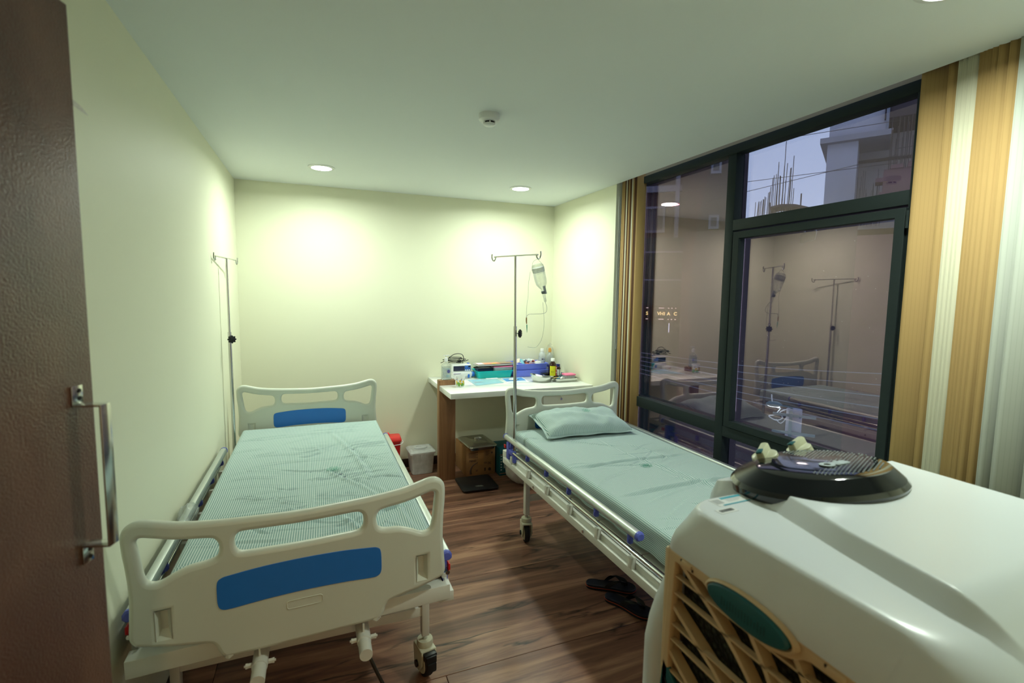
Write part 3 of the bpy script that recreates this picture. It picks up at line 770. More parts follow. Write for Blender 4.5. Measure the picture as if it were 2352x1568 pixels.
def mattress(label, bedinfo, z0, z1, creases, seed, w=.885, l=2.10, cy=1.095, cx=0):
    mt = thing('mattress', label, 'mattress', bedinfo['loc'], bedinfo['rot'])
    mt.location = Vector(bedinfo['loc']) + Matrix.Rotation(bedinfo['rot'], 3, 'Z') @ Vector((cx, cy, z0))
    MB().box(-w / 2 + .012, w / 2 - .012, -l / 2 + .012, l / 2 - .012, 0, z1 - z0 - .012, bev=.02).build('foam_core', pmat('mattress_cover', (60, 75, 90), .6), mt)
    s = sheet_obj(mt, w, l, z1 - z0 - .035, z1 - z0, seed, creases)
    return mt, s
c1 = rand_creases(85, 3, .85, 2.0, .06, (.003, .0075))
c1 += [(-.40, .75, .40, .80, .006, .008), (-.10, .45, .42, .50, .006, .01), (-.42, .18, .42, .20, .005, .006), (-.42, -.25, .42, -.18, .004, .006),
       (.12, .85, .30, -.25, .010, .016), (.18, .25, .42, .05, .007, .012), (.05, .1, .32, -.55, .008, .014), (-.42, -.6, .42, -.5, .005, .008), (0, -.75, 0, .3, -.002, .004),
       (.12, -.60, .24, -1.0, .010, .016), (.3, -.3, .42, -.9, .007, .012)]
mat1, sh1 = mattress('mattress in crumpled green and white striped sheet on the left bed', B1, .588, .705, c1, 3, w=.930, cx=.014)
emblem(sh1, .11, .0, .7 - .588 + .006, .036, .4)
c2 = rand_creases(50, 11, .85, 2.0, .12, (.0018, .005))
c2 += [(-.44, .19, .44, .20, -.010, .012), (-.44, -.23, .44, -.21, -.010, .012), (-.44, .16, .44, .17, .004, .02), (.02, .75, .05, -.35, .004, .006), (.05, .3, .16, -.6, .007, .014), (.0, -.05, .30, -.5, .006, .012),
       (-.35, -.35, .35, -.15, .006, .01), (-.44, -.65, .44, -.62, -.008, .012), (.15, .55, .22, .1, .005, .01), (.1, -.3, .4, -.8, .006, .01)]
mat2, sh2 = mattress('mattress in smooth green striped sheet on the bed beside the window', B2, .562, .70, c2, 8)
emblem(sh2, .0, .10, .7 - .562 + .004, .036, 0)

# pillow
def pillow(label, loc, rotz, w, d, h):
    t = thing('pillow', label, 'pillow', loc, rotz)
    n, m_ = 70, 50; verts = []; faces = []; uvs = []
    for side in (1, -1):
        for i in range(n + 1):
            for j in range(m_ + 1):
                u = -1 + 2 * i / n; v = -1 + 2 * j / m_
                pinch = 1 - .06 * (1 - abs(u) ** 2) * abs(v) ** 3
                X = u * w / 2 * (1 - .05 * (1 - v * v) * abs(u) ** 3) ; Y = v * d / 2 * (1 - .06 * (1 - u * u) * abs(v) ** 3)
                prof = max(0, (1 - u ** 4)) ** .55 * max(0, (1 - v ** 4)) ** .6
                Z = prof * h / 2 * side
                nz = noise.noise(Vector((X * 7, Y * 9, side * 2.3))) * .018 + noise.noise(Vector((X * 18, Y * 14, 5 + side))) * .007
                if side > 0: Z += nz * min(1, prof * 1.5) + .012 * math.exp(-((Y + .04 + .3 * X) / .035) ** 2) * (1 - u * u)
                else: Z *= .45
                verts.append((X, Y, Z + h * .24)); uvs.append((X * 1.5, Y))
    N = (n + 1) * (m_ + 1)
    for s_ in (0, 1):
        for i in range(n):
            for j in range(m_):
                a = s_ * N + i * (m_ + 1) + j; q = (a, a + m_ + 1, a + m_ + 2, a + 1)
                faces.append(q if s_ == 0 else q[::-1])
    me = bpy.data.meshes.new('pillowcase'); me.from_pydata(verts, [], faces); uv = me.uv_layers.new(name='UVMap')
    for p in me.polygons:
        p.use_smooth = True
        for li in p.loop_indices: uv.data[li].uv = uvs[me.loops[li].vertex_index]
    bm = bmesh.new(); bm.from_mesh(me); bmesh.ops.remove_doubles(bm, verts=bm.verts, dist=1e-5); bm.to_mesh(me); bm.free()
    o = link('pillowcase', me, M['sheet'], t)
    # sewn flange round the edge
    fl = MB()
    uvb = [(u_, -1) for u_ in np.linspace(-1, 1, 15)[:-1]] + [(1, v_) for v_ in np.linspace(-1, 1, 11)[:-1]] + [(u_, 1) for u_ in np.linspace(1, -1, 15)[:-1]] + [(-1, v_) for v_ in np.linspace(1, -1, 11)[:-1]]
    def rim(off, z_): return [(u_ * (w / 2 + off) * (1 - .05 * (1 - v_ * v_) * abs(u_) ** 3), v_ * (d / 2 + off) * (1 - .06 * (1 - u_ * u_) * abs(v_) ** 3), h * .24 + z_ + .004 * math.sin(u_ * 9 + v_ * 7) * (off > .004)) for u_, v_ in uvb]
    fl.loft([rim(-.006, .003), rim(.004, .003), rim(.012, -.002), rim(.012, -.004), rim(.004, -.002), rim(-.006, -.003)], cap0=False, cap1=False)
    fl.build('seam', M['sheet'], t)
    return t
pil = pillow('green striped pillow with a small printed emblem, at the head of the window bed', (1.785, 3.10, .706), math.radians(-3.5), .66, .38, .15)
pil.rotation_euler = (math.radians(10), 0, math.radians(-3.5)); pil.location.z = .722
emblem(pil, .05, .03, .118, .030, .2)

# ================================================================== iv stands
def hook_bar(half, r):
    p = [(-half - .034, 0, .020), (-half - .036, 0, .0), (-half - .030, 0, -.020), (-half - .018, 0, -.028), (-half - .006, 0, -.020), (-half, 0, -.004), (-half + .012, 0, .0)]
    q = [(-x, y, z) for x, y, z in reversed(p)]
    return catmull(p + q, 4, False)
def iv_stand(label, loc, z0, ztop, zjoin, bar_dir, half, knob_dir, lean=(0, 0)):
    t = thing('iv_stand', label, 'iv stand', (loc[0], loc[1], z0))
    lx, ly = lean; Hh = ztop - z0
    P = lambda z: (lx * (z - z0) / Hh, ly * (z - z0) / Hh, z - z0)
    MB().tube([P(z0), P(zjoin + .03)], .0115, seg=16).build('lower_tube', M['chrome'], t)
    MB().tube([P(zjoin), P(ztop)], .0075, seg=12).build('upper_rod', M['chrome'], t)
    b = MB().tube(hook_bar(half, .0), .0045, seg=8).build('hook_bar', M['chrome'], t)
    b.location = P(ztop); b.rotation_euler = (0, 0, bar_dir)
    k = MB().tube([(0, 0, 0), (.03, 0, 0)], .004, seg=8, mat=M['chrome'])
    star = []
    for i in range(48):
        a = 2 * PI * i / 48; star.append((.0245 + .0035 * math.cos(8 * a), a))
    for r0, x0, r1, x1 in ((.6, .026, 1, .030), (1, .030, 1, .042), (1, .042, .6, .046)):
        k.loft([[(x0, r * r0 * math.cos(a), r * r0 * math.sin(a)) for r, a in star], [(x1, r * r1 * math.cos(a), r * r1 * math.sin(a)) for r, a in star]], mat=M['black'], cap0=(x0 == .026), cap1=(x1 == .046), smooth=False)
    k = k.build('clamp_knob', None, t); k.location = P(zjoin - .018); k.rotation_euler = (0, 0, knob_dir)
    s = MB().box(-.018, .018, -.018, .018, -.02, .03, bev=.003).build('socket', M['white_metal'], t)
    s.location = (0, 0, .0)
    return t
st1 = iv_stand('steel iv stand with empty hooks in the corner by the left bed', (-.553, 3.83), .50, 1.905, 1.375, math.radians(82), .21, math.radians(-62), lean=(-.004, .01))
st2 = iv_stand('steel iv stand with a hanging bottle at the head of the window bed', (1.268, 3.10), .52, 1.945, 1.440, math.radians(-62), .178, math.radians(-42), lean=(-.015, .0))

# drip bottle
bx, by, bz = 1.372, 3.005, 1.918
drip = thing('iv_bottle', 'clear inverted iv bottle hanging tilted from the iv stand hook', 'iv bottle', (bx, by, bz))
tilt = RY(math.radians(-17)) @ RX(math.radians(4))
Mt = T(.0, 0, -.03) @ tilt
MB().lathe([(0, 0), (.030, 0), (.038, -.008), (.040, -.02), (.040, -.105), (.036, -.135), (.020, -.160), (.012, -.168), (.012, -.182), (.0, -.182)], 28, M=Mt).build('bottle_body', M['clear'], drip)
MB().lathe([(0, -.052), (.0385, -.052), (.0385, -.054), (0, -.054)], 24, M=Mt).build('saline', clear_mat('saline', (.80, .86, .80), mix=.30, gloss=.02), drip)
MB().lathe([(.0405, -.022), (.0408, -.022), (.0408, -.05), (.0405, -.05)], 28, M=Mt).build('paper_band', clear_mat('grey_band', (.62, .66, .64), mix=.4), drip)
MB().lathe([(0, -.180), (.013, -.180), (.014, -.185), (.014, -.196), (.010, -.200), (0, -.200)], 16, M=Mt).build('stopper', pmat('grey_stopper', (110, 120, 118), .5), drip)
MB().lathe([(0, -.205), (.008, -.205), (.009, -.212), (.009, -.250), (.005, -.258), (0, -.258)], 14, M=Mt).build('drip_chamber', M['clear'], drip)
MB().box(.006, .022, -.006, .006, -.205, -.150, bev=.003, M=Mt).build('flow_clamp', pmat('grey_clip', (160, 168, 166), .5), drip)
hg = MB().tube(catmull([(-.036, 0, -.075), (-.03, .0, -.02), (-.004, 0, .0), (.006, 0, .0), (.045, 0, -.04), (.05, 0, -.09)], 5, False), .0012, seg=5)
hg.tube([(-.02, -.04, -.10), (.045, -.03, -.08)], .001, seg=5); hg.build('hanging_string', M['tube'], drip)
L0 = Vector((bx, by, bz))
tb = catmull([Vector(p) - L0 for p in [(1.441, 3.02, 1.668), (1.455, 3.04, 1.64), (1.470, 3.05, 1.60), (1.462, 3.05, 1.572), (1.43, 3.05, 1.564), (1.38, 3.05, 1.562), (1.34, 3.05, 1.560), (1.322, 3.05, 1.546), (1.322, 3.05, 1.54)]], 5, False)
tb2 = catmull([Vector(p) - L0 for p in [(1.336, 3.03, 1.84), (1.329, 3.04, 1.76), (1.331, 3.05, 1.68), (1.322, 3.05, 1.60), (1.322, 3.05, 1.54)]], 5, False)
tb3 = catmull([Vector(p) - L0 for p in [(1.44, 3.05, 1.64), (1.452, 3.05, 1.50), (1.438, 3.05, 1.40), (1.41, 3.05, 1.352), (1.386, 3.05, 1.338), (1.334, 3.05, 1.342)]], 5, False)
tm = MB(); tm.tube(tb, .0016, seg=6); tm.tube(tb2, .0012, seg=6); tm.tube(tb3, .0012, seg=6); tm.build('drip_tube', M['tube'], drip)
MB().tube([Vector(p) - L0 for p in [(1.322, 3.05, 1.54), (1.322, 3.05, 1.53), (1.322, 3.05, 1.515), (1.324, 3.05, 1.497)]], [.003, .0045, .0045, .003], seg=8).build('brown_connector', pmat('amber_connector', (150, 110, 50), .4), drip)
MB().tube([Vector(p) - L0 for p in [(1.325, 3.05, 1.492), (1.326, 3.05, 1.478), (1.328, 3.05, 1.44)]], [.004, .004, .0012], seg=8).build('needle_cap', pmat('green_cap', (120, 195, 165), .4), drip)

drip.location = (1.343, 2.943, 1.914)
# clear plastic bag knotted on the left bed's left rail
cb = thing('plastic_bag', 'thin clear plastic bag wrapped round the left bed side rail', 'bag', (-.555, 2.50, .60))
t = bmesh.new(); bmesh.ops.create_icosphere(t, subdivisions=4, radius=1)
for v in t.verts:
    n_ = noise.noise(v.co * 1.6 + Vector((3, 1, 0))) * .35 + abs(noise.noise(v.co * 4.0)) * .16
    v.co = Vector((v.co.x * .034, v.co.y * .085, v.co.z * .048)) * (1 + n_)
b_ = MB(); b_.merge(t); ob = b_.build('bag_film', M['bagthin'], cb); ob.location = (0.0, 0, .075)

# ================================================================== desk
DZ = .875
desk = thing('desk', 'long white laminate desk on a wooden slab leg against the back wall', 'desk', (1.66, 4.27, 0))
def onto(o, t): o.location = Vector(o.location) - Vector(t.location); return o
def tray_rim(mb, x0, x1, y0, y1, z0, z1, tp, r=.02, wall=.003, lip=.008, mat=None):
    """open tray, tapered by tp, with rolled lip"""
    L = []
    def ring(e, z, rr): return [(p[0], p[1], z) for p in rrect(x0 + tp - e, x1 - tp + e, y0 + tp - e, y1 - tp + e, max(rr, .004), 4)]
    loops = [ring(0, z0, r), ring(tp, z1 - .004, r), ring(tp + lip, z1 - .004, r + lip), ring(tp + lip, z1, r + lip), ring(tp - wall, z1, r), ring(-wall, z0 + wall, r - wall)]
    mb.loft(loops, cap0=True, cap1=True, mat=mat); return mb
# top with a notch for the slab leg
tp_ = MB()
o = MB().poly([(1.000, 3.835), (2.328, 3.835), (2.328, 4.695), (1.000, 4.695), (1.000, 4.312), (1.150, 4.312), (1.150, 4.228), (1.000, 4.228)], .045, bev=.0015).build('desk_top', M['desk_white'], desk)
o.location = (-desk.location.x, -desk.location.y, DZ - .045)
onto(box_obj('slab_leg', (.998, 1.147, 4.230, 4.310, 0, DZ + .043), M['desk_wood'], desk, bev=.002), desk)
# drawer pedestal under the right end with a lock and key
pd_ = onto(box_obj('pedestal', (1.875, 2.322, 3.945, 4.69, .09, DZ - .045), M['pedestal'], desk, bev=.002), desk)
PC = Vector((2.0985, 4.3175, (.09 + DZ - .045) / 2))
for (z0_, z1_) in ((.60, DZ - .048), (.35, .595), (.10, .345)):
    dr = box_obj('drawer', (1.880, 2.318, 3.928, 3.945, z0_, z1_), M['pedestal'], pd_, bev=.002); dr.location -= PC
lk = MB().lathe([(0, 0), (.009, 0), (.010, .004), (0, .006)], 16, M=RX(PI / 2)).box(-.001, .001, -.022, -.004, -.008, .006).tube([(0, -.015, -.006), (0, -.018, -.03), (.004, -.016, -.05)], .002, seg=6).lathe([(.006, -.001), (.010, -.001), (.010, .001), (.006, .001)], 14, M=T(.003, -.016, -.058) @ RX(PI / 2))
lk = lk.build('lock_and_key', M['chrome'], pd_); lk.location = Vector((2.046, 3.926, .808)) - PC
onto(box_obj('wall_cleat', (1.16, 1.92, 4.66, 4.695, DZ - .095, DZ - .045), M['desk_white'], desk), desk)

# ---- things on the desk
# hand sanitiser
t = thing('sanitizer_bottle', 'clear pump bottle of hand sanitizer standing on the wooden slab of the desk', 'bottle', (1.070, 4.268, DZ + .043))
t.scale = (.93, .93, 1.05)
MB().loft([[(p[0], p[1], z) for p in rrect(-w_, w_, -d_, d_, min(.014, d_ * .9), 4)] for w_, d_, z in ((.040, .024, 0), (.045, .028, .004), (.045, .028, .105), (.043, .026, .128), (.030, .020, .142), (.014, .014, .150), (.014, .014, .158))]).build('bottle_body', M['clear'], t)
MB().loft([[(p[0], p[1], z) for p in rrect(-.042, .042, -.025, .025, .012, 4)] for z in (.004, .118)]).build('gel', clear_mat('gel', (.78, .86, .85), mix=.3, gloss=.03), t)
MB().lathe([(.015, .156), (.017, .158), (.017, .186), (.014, .190), (.005, .192), (.005, .205), (.009, .206), (.009, .212), (0, .212)], 20).box(-.008, .036, -.007, .007, .204, .213, bev=.003).box(-.030, 0, -.004, .004, .207, .212, bev=.002).build('pump', M['white'], t)
lb = MB().box(-.040, .040, -.0292, -.0286, .012, .105, mat=clear_mat('label_film', (.72, .80, .82), mix=.35, gloss=.02))
lb.lathe([(.011, 0), (.0155, 0), (.0155, .0006), (.011, .0006)], 24, M=T(.018, -.0292, .075) @ RX(PI / 2), mat=pmat('violet_print', (80, 80, 150), .5))
lb.box(.012, .015, -.0300, -.0294, .069, .080, mat=bpy.data.materials['violet_print']).box(.019, .022, -.0300, -.0294, .070, .080, mat=bpy.data.materials['violet_print'])
for zz in (.025, .033, .041, .095): lb.box(-.006, .028, -.0298, -.0293, zz, zz + .004, mat=pmat('pale_blue_print', (150, 190, 205), .5) if 'pale_blue_print' not in bpy.data.materials else bpy.data.materials['pale_blue_print'])
lb.build('label', None, t)
# paper cup
t = thing('paper_cup', 'small white paper cup printed with yellow and green flowers', 'cup', (1.160, 4.12, DZ))
MB().lathe([(0, .003), (.027, .003), (.029, 0), (.0295, 0), (.041, .094), (.0425, .096), (.0425, .099), (.040, .099), (.0395, .095), (.028, .004)], 32).build('cup_wall', M['paper'], t)
fm = {c: pmat('cup_' + c, v, .6) for c, v in dict(yellow=(228, 190, 60), green=(110, 170, 70), violet=(110, 110, 160), orange=(220, 140, 60)).items()}
fl = MB()
def petal(a, z, r, col, sy=1.0):
    rad = .0295 + (.041 - .0295) * z / .094 + .0005
    fl.lathe([(0, .0008), (r, .0004), (r, 0)], 10, mat=fm[col], M=T(rad * math.cos(a), rad * math.sin(a), z) @ RZ(a) @ RY(PI / 2) @ Matrix.Diagonal((sy, 1, 1, 1)))
rr_ = random.Random(4)
for k in range(26):
    a = k * 2 * PI / 26 + rr_.uniform(-.1, .1); s_ = rr_.random()
    if k % 4 in (0, 1): petal(a, .018 + .02 * s_, .010, 'green', 1.6); petal(a + .1, .03, .007, 'green', 2)
    elif k % 4 == 2: petal(a, .045 + .02 * s_, .010, 'yellow'); petal(a + .15, .035, .008, 'yellow'); petal(a - .1, .028, .006, 'orange')
    else: petal(a, .068, .0045, 'violet', 1.5); petal(a + .1, .078, .003, 'orange')
fl.build('flower_print', None, t)
# infusion pump
ip = thing('infusion_pump', 'white infusion pump with dark screen and blue keypad on the desk', 'medical device', (1.292, 4.595, DZ), math.radians(-2))
bd = MB().box(-.092, .098, -.052, .055, .055, .135, bev=.010, mat=M['white']).box(-.085, .105, -.066, .055, .018, .060, bev=.010, mat=M['white']).box(-.092, .100, -.058, .050, .0, .020, bev=.006, mat=M['white'])
bd.build('housing', None, ip)
MB().box(-.078, .030, -.056, -.050, .072, .120, bev=.002, mat=pmat('screen_bezel', (30, 36, 60), .3)).box(-.072, .024, -.0575, -.0555, .078, .114, mat=pmat('lcd_dark', (26, 32, 66), .12)).build('screen', None, ip)
kp = MB().box(.032, .092, -.056, -.051, .072, .124, bev=.002, mat=pmat('keypad_blue', (60, 110, 190), .4)).box(.066, .090, -.0575, -.0555, .106, .120, mat=M['black'])
for i in range(3):
    for j in range(3): kp.lathe([(0, .002), (.0055, .0015), (.006, 0)], 10, mat=M['white'] if j == 0 else pmat('key_blue', (40, 90, 180), .4) if 'key_blue' not in bpy.data.materials else bpy.data.materials['key_blue'], M=T(.042 + i * .018, -.056, .080 + j * .012) @ RX(PI / 2))
kp.build('keypad', None, ip)
MB().box(.070, .090, -.02, .02, .134, .142, bev=.003).build('alarm_lamp', pmat('lamp_blue', (50, 100, 210), .3), ip)
MB().lathe([(0, 0), (.024, 0), (.026, .006), (.024, .034), (0, .036)], 20, M=T(.100, -.03, .034) @ RY(PI / 2)).box(.060, .080, -.070, -.060, .006, .040, bev=.004).build('syringe_clamp', pmat('clamp_blue', (40, 110, 205), .35), ip)
MB().box(-.080, -.01, -.0672, -.0655, .046, .050).build('stripe', pmat('violet_stripe', (110, 80, 150), .5), ip)
# black cable coil
cbm = MB(); pts = []
rr_ = random.Random(9)
for k in range(110):
    a = k * .29; R0 = .072 + .022 * math.sin(k * .5) ; pts.append((R0 * math.cos(a) * 1.15 + .01 * math.sin(k * .21), .035 * math.sin(a) + .01 * math.sin(k * .33), .010 + .050 * (k / 110) + .026 * abs(math.sin(a * .5 + .4)) * (k / 110) ** .5))
cbm.tube(catmull(pts, 2, False), .0032, seg=6)
cbm.tube(catmull([(.06, -.02, .02), (.085, -.03, .06), (.065, -.03, .108), (.0, -.02, .112), (-.06, -.01, .07), (-.11, 0, .03), (-.135, -.005, .02)], 5, False), .0034, seg=6)
cbm.tube(catmull([(.02, 0, .02), (.09, -.01, .03), (.125, -.02, .04), (.135, -.02, .045)], 5, False), .004, seg=6)
cbo = tag(cbm.build('power_cable', M['cable']), 'black power cable coiled on top of the infusion pump', 'cable'); cbo.location = (1.235, 4.60, DZ + .133)
cbo.scale = (1, 1, .9)
MB().box(.035, .065, -.012, .012, .012, .040, bev=.005).build('plug', M['black'], cbo)
# small medicine carton left of pump seen in reflection
# green tray with contents
gt = thing('plastic_tray', 'turquoise plastic tray of clutter in the middle of the desk', 'tray', (1.605, 4.55, DZ))
tray_rim(MB(), -.175, .19, -.10, .115, 0, .072, .016).build('tray_body', pmat('turquoise_plastic', (0.0, 0.50, 0.50, 1), .35), gt)
def tub(name, label, loc, w_, d_, h_, lidcol, rot=0, body=None):
    t = thing(name, label, 'food box', loc, rot)
    MB().loft([[(p[0], p[1], z) for p in rrect(-a, a, -b, b, .012, 4)] for a, b, z in ((w_ / 2 - .008, d_ / 2 - .006, 0), (w_ / 2, d_ / 2, h_))]).build('box_body', body or M['milky'], t)
    MB().loft([[(p[0], p[1], z) for p in rrect(-a, a, -b, b, .014, 4)] for a, b, z in ((w_ / 2 + .004, d_ / 2 + .004, h_ - .004), (w_ / 2 + .005, d_ / 2 + .005, h_ + .004), (w_ / 2 + .002, d_ / 2 + .002, h_ + .008), (w_ / 2 - .006, d_ / 2 - .006, h_ + .006))]).build('lid', lidcol, t)
    return t
pink = pmat('pink_lid', (240, 120, 165), .4)
tub('food_box', 'pink lidded clear plastic box lying in the turquoise tray', (1.695, 4.525, DZ + .055), .20, .13, .052, pink)
tub('food_box', 'dark blue lidded plastic box in the left of the turquoise tray', (1.525, 4.56, DZ + .042), .165, .12, .044, pmat('navy_lid', (40, 60, 100), .4), body=pmat('blue_grey_tub', (70, 105, 150), .4))
o = tag(MB().poly(rrect(-.038, .038, -.012, .012, .010), .012, bev=.003).build('pouch', pmat('red_pouch', (190, 60, 75), .5)), 'small red pouch at the left front corner of the turquoise tray', 'pouch'); o.location = (1.475, 4.475, DZ + .050)
o = MB(); o.tube(catmull([(-.06, 0, .0), (-.03, .02, .004), (0, 0, .006), (-.03, -.02, .004)], 5), .004, seg=6, closed=True); o.tube(catmull([(0, 0, .006), (.06, .005, .008), (.15, .0, .004)], 5, False), .0065, seg=8)
o = tag(o.build('stethoscope', M['cable']), 'black stethoscope tubing lying across the turquoise tray', 'stethoscope'); o.location = (1.475, 4.55, DZ + .098)
fd = thing('file_folder', 'thick orange and grey file lying on top of the turquoise tray', 'file', (1.612, 4.50, DZ + .122), math.radians(2))
MB().box(-.19, .19, -.05, .10, 0, .002, bev=.0006, mat=pmat('folder_back', (70, 60, 58), .6)).build('back_cover', None, fd)
pm = MB()
for k in range(7): pm.box(-.188 + k * .001, .186 - k * .002, -.048, .098, .0024 + k * .0018, .0036 + k * .0018)
pm.build('pages', M['paper'], fd)
MB().poly([(-.185, -.050), (.188, -.050), (.188, .060), (-.185, .060)], .002, M=T(0, 0, .018) @ RY(math.radians(-.6))).build('front_cover', pmat('orange_card', (214, 150, 125), .6), fd)
MB().box(-.04, .00, -.051, -.02, .0203, .0215, mat=pmat('yellow_note', (225, 215, 90), .6)).build('sticky_note', None, fd)
MB().box(.05, .185, -.0505, .055, .0205, .0228, mat=pmat('beige_card', (160, 140, 120), .6)).build('card', None, fd)
MB().box(-.184, -.12, -.0505, .05, .0196, .0208, mat=M['paper']).build('loose_page', None, fd)
# two stacked blue trays
for k, (lab, z) in enumerate((('lower of two stacked blue plastic trays at the back of the desk', 0), ('upper of two stacked blue plastic trays, filled with wrapped supplies', .064))):
    bt = thing('plastic_tray', lab, 'tray', (1.975, 4.545, DZ + z), group=None)
    tray_rim(MB(), -.182, .190, -.118, .130, 0, .066, .014).build('tray_body', pmat('cobalt_plastic', (0.17, 0.23, 0.86, 1), .35) if k == 0 else bpy.data.materials['cobalt_plastic'], bt)
# wrapped packets piled in the upper tray
pkc = [pmat('packet_' + str(i), c, .35) for i, c in enumerate(((214, 220, 220), (190, 205, 215), (222, 205, 198), (120, 180, 205), (205, 120, 100), (226, 226, 218)))]
rr_ = random.Random(21)
for i in range(15):
    w_, d_ = rr_.uniform(.035, .06), rr_.uniform(.012, .022)
    pk = MB(); pk.loft([[(p[0], p[1], z) for p in rrect(-a, a, -b, b, .006, 3)] for a, b, z in ((w_, d_, 0), (w_ * .97, d_ * .95, .004), (w_ * .8, d_ * .6, .009))])
    x_ = 1.83 + .27 * ((i * .37) % 1) ; y_ = 4.47 + .13 * ((i * .61) % 1)
    px_ = min(1, 1 - abs(x_ - 1.93) / .16)
    o = tag(pk.build('wrapped_packet', pkc[i % len(pkc)]), 'plastic wrapped sterile packet heaped in the upper blue tray', 'packet', group='wrapped packets heaped in the upper blue tray')
    o.location = (x_, y_, DZ + .108 + .012 * (i // 5) + .022 * max(px_, 0)); o.rotation_euler = (rr_.uniform(-.5, .5), rr_.uniform(-.45, .45), rr_.uniform(0, 3.1))
for i, (x_, y_, z_, rz_, lab, c_) in enumerate(((2.01, 4.60, .128, .1, 'white carton with teal corner lying on the packets in the blue tray', (160, 205, 215)), (2.04, 4.50, .118, -.05, 'white carton with a red stripe lying in the blue tray', (190, 80, 70)))):
    t = thing('carton', lab, 'box', (x_, y_, DZ + z_), rz_)
    MB().box(-.065, .065, -.028, .028, 0, .022, bev=.001).build('carton_body', M['paper'], t)
    MB().box(-.0655, -.03 if i == 0 else .03, -.0285, -.0278, .004, .010 if i else .020).box(-.0655, -.03 if i == 0 else .01, -.0285, .0, .0218, .0224).build('print', pmat('carton_print%d' % i, c_, .5), t)
# white bottle and orange capped bottle
def bottle(name, label, loc, prof, mat, cap_prof, capmat, lab=None, seg=28):
    t = thing(name, label, 'bottle', loc)
    MB().lathe(prof, seg).build('bottle_body', mat, t); MB().lathe(cap_prof, seg).build('cap', capmat, t)
    return t
bt = bottle('spirit_bottle', 'translucent white bottle with a grey label behind the blue trays', (2.146, 4.54, DZ + .075), [(0, 0), (.033, 0), (.036, .004), (.036, .115), (.034, .135), (.022, .155), (.015, .160), (.015, .166)], M['milky'], [(.016, .160), (.018, .161), (.018, .188), (.016, .191), (0, .191)], M['white'])
lm = MB().lathe([(.0364, .040), (.0366, .040), (.0366, .100), (.0364, .100)], 28, mat=pmat('grey_label', (176, 182, 188), .5))
for (a0, z0, z1, wd) in ((-2.1, .078, .092, .5), (-1.5, .060, .066, .4), (-1.3, .045, .052, .3), (-1.45, .08, .086, .35)):
    lm.loft([[(.0369 * math.cos(a0 + q * wd), .0369 * math.sin(a0 + q * wd), z) for q in (0, .25, .5, .75, 1)] + [(.0364 * math.cos(a0 + q * wd), .0364 * math.sin(a0 + q * wd), z) for q in (1, .75, .5, .25, 0)] for z in (z0, z1)], mat=pmat('dark_label_print', (90, 84, 92), .5) if 'dark_label_print' not in bpy.data.materials else bpy.data.materials['dark_label_print'])
lm.build('label', None, bt)
bt = bottle('wash_bottle', 'bagged clear bottle with orange cap in the back corner of the desk', (2.268, 4.61, DZ), [(0, 0), (.036, 0), (.038, .004), (.038, .16), (.034, .185), (.020, .205), (.013, .215), (.013, .222)], M['milky'], [(.014, .218), (.017, .220), (.016, .245), (.012, .262), (0, .264)], pmat('orange_cap', (240, 170, 70), .4))
t = bmesh.new(); bmesh.ops.create_icosphere(t, subdivisions=3, radius=1)
for v in t.verts:
    n_ = 1 + noise.noise(v.co * 3) * .2; v.co = Vector((v.co.x * .044, v.co.y * .044, v.co.z * .15)) * n_ + Vector((0, 0, .16))
bb = MB(); bb.merge(t); bb.build('plastic_wrap', clear_mat('film', (.8, .84, .82), rough=.1, mix=.06, gloss=.03), bt)
# brown bottle with yellow and red label
bt = bottle('medicine_bottle', 'brown bottle with white cap and a yellow and red label', (2.150, 4.30, DZ + .004), [(0, 0), (.037, 0), (.040, .004), (.040, .115), (.034, .135), (.020, .155), (.016, .160), (.016, .168)], pmat('amber_brown_glass', (44, 18, 12), .1), [(.017, .162), (.020, .163), (.0195, .188), (.017, .192), (0, .192)], M['white'])
def wrap(mb, r, a0, a1, z0, z1, mat, n=8):
    A = [a0 + (a1 - a0) * k / n for k in range(n + 1)]
    mb.loft([[((r + .0005) * math.cos(a), (r + .0005) * math.sin(a), z) for a in A] + [(r * math.cos(a), r * math.sin(a), z) for a in A[::-1]] for z in (z0, z1)], mat=mat)
lm = MB(); wrap(lm, .0402, -2.75, -1.25, .022, .118, pmat('yellow_label', (214, 214, 40), .5), 12); wrap(lm, .0402, -1.24, -.2, .022, .118, pmat('red_label', (176, 30, 34), .5), 10)
for z0 in (.05, .085, .098): wrap(lm, .0407, -1.1, -.6, z0, z0 + .007, M['paper'], 6)
lm.build('label', None, bt)
text_mesh('label_print', 'O.1', .021, M['black'], bt, M=T(-.019, -.0395, .062) @ RZ(math.radians(-24)) @ RX(PI / 2))
bt = bottle('medicine_bottle', 'small brown bottle with dark blue cap and white label', (2.235, 4.345, DZ + .004), [(0, 0), (.022, 0), (.024, .003), (.024, .080), (.018, .096), (.013, .100), (.013, .104)], bpy.data.materials['amber_brown_glass'], [(.014, .098), (.016, .099), (.016, .124), (0, .126)], pmat('navy_cap', (38, 44, 110), .4))
lm = MB(); wrap(lm, .0242, -2.9, -1.65, .012, .074, M['paper'], 10); wrap(lm, .0242, -1.35, -.1, .012, .074, M['paper'], 10); lm.build('label', None, bt)
t = thing('carton', 'white and blue medicine carton standing behind the small brown bottle', 'box', (2.248, 4.49, DZ), math.radians(-6))
MB().box(-.058, .058, -.025, .025, 0, .105, bev=.001).build('carton_body', M['paper'], t)
MB().box(-.0585, .0585, -.0256, .0256, .082, .1056).box(-.0585, -.03, -.0257, -.025, .02, .08).build('blue_band', pmat('navy_print', (48, 62, 150), .5), t)
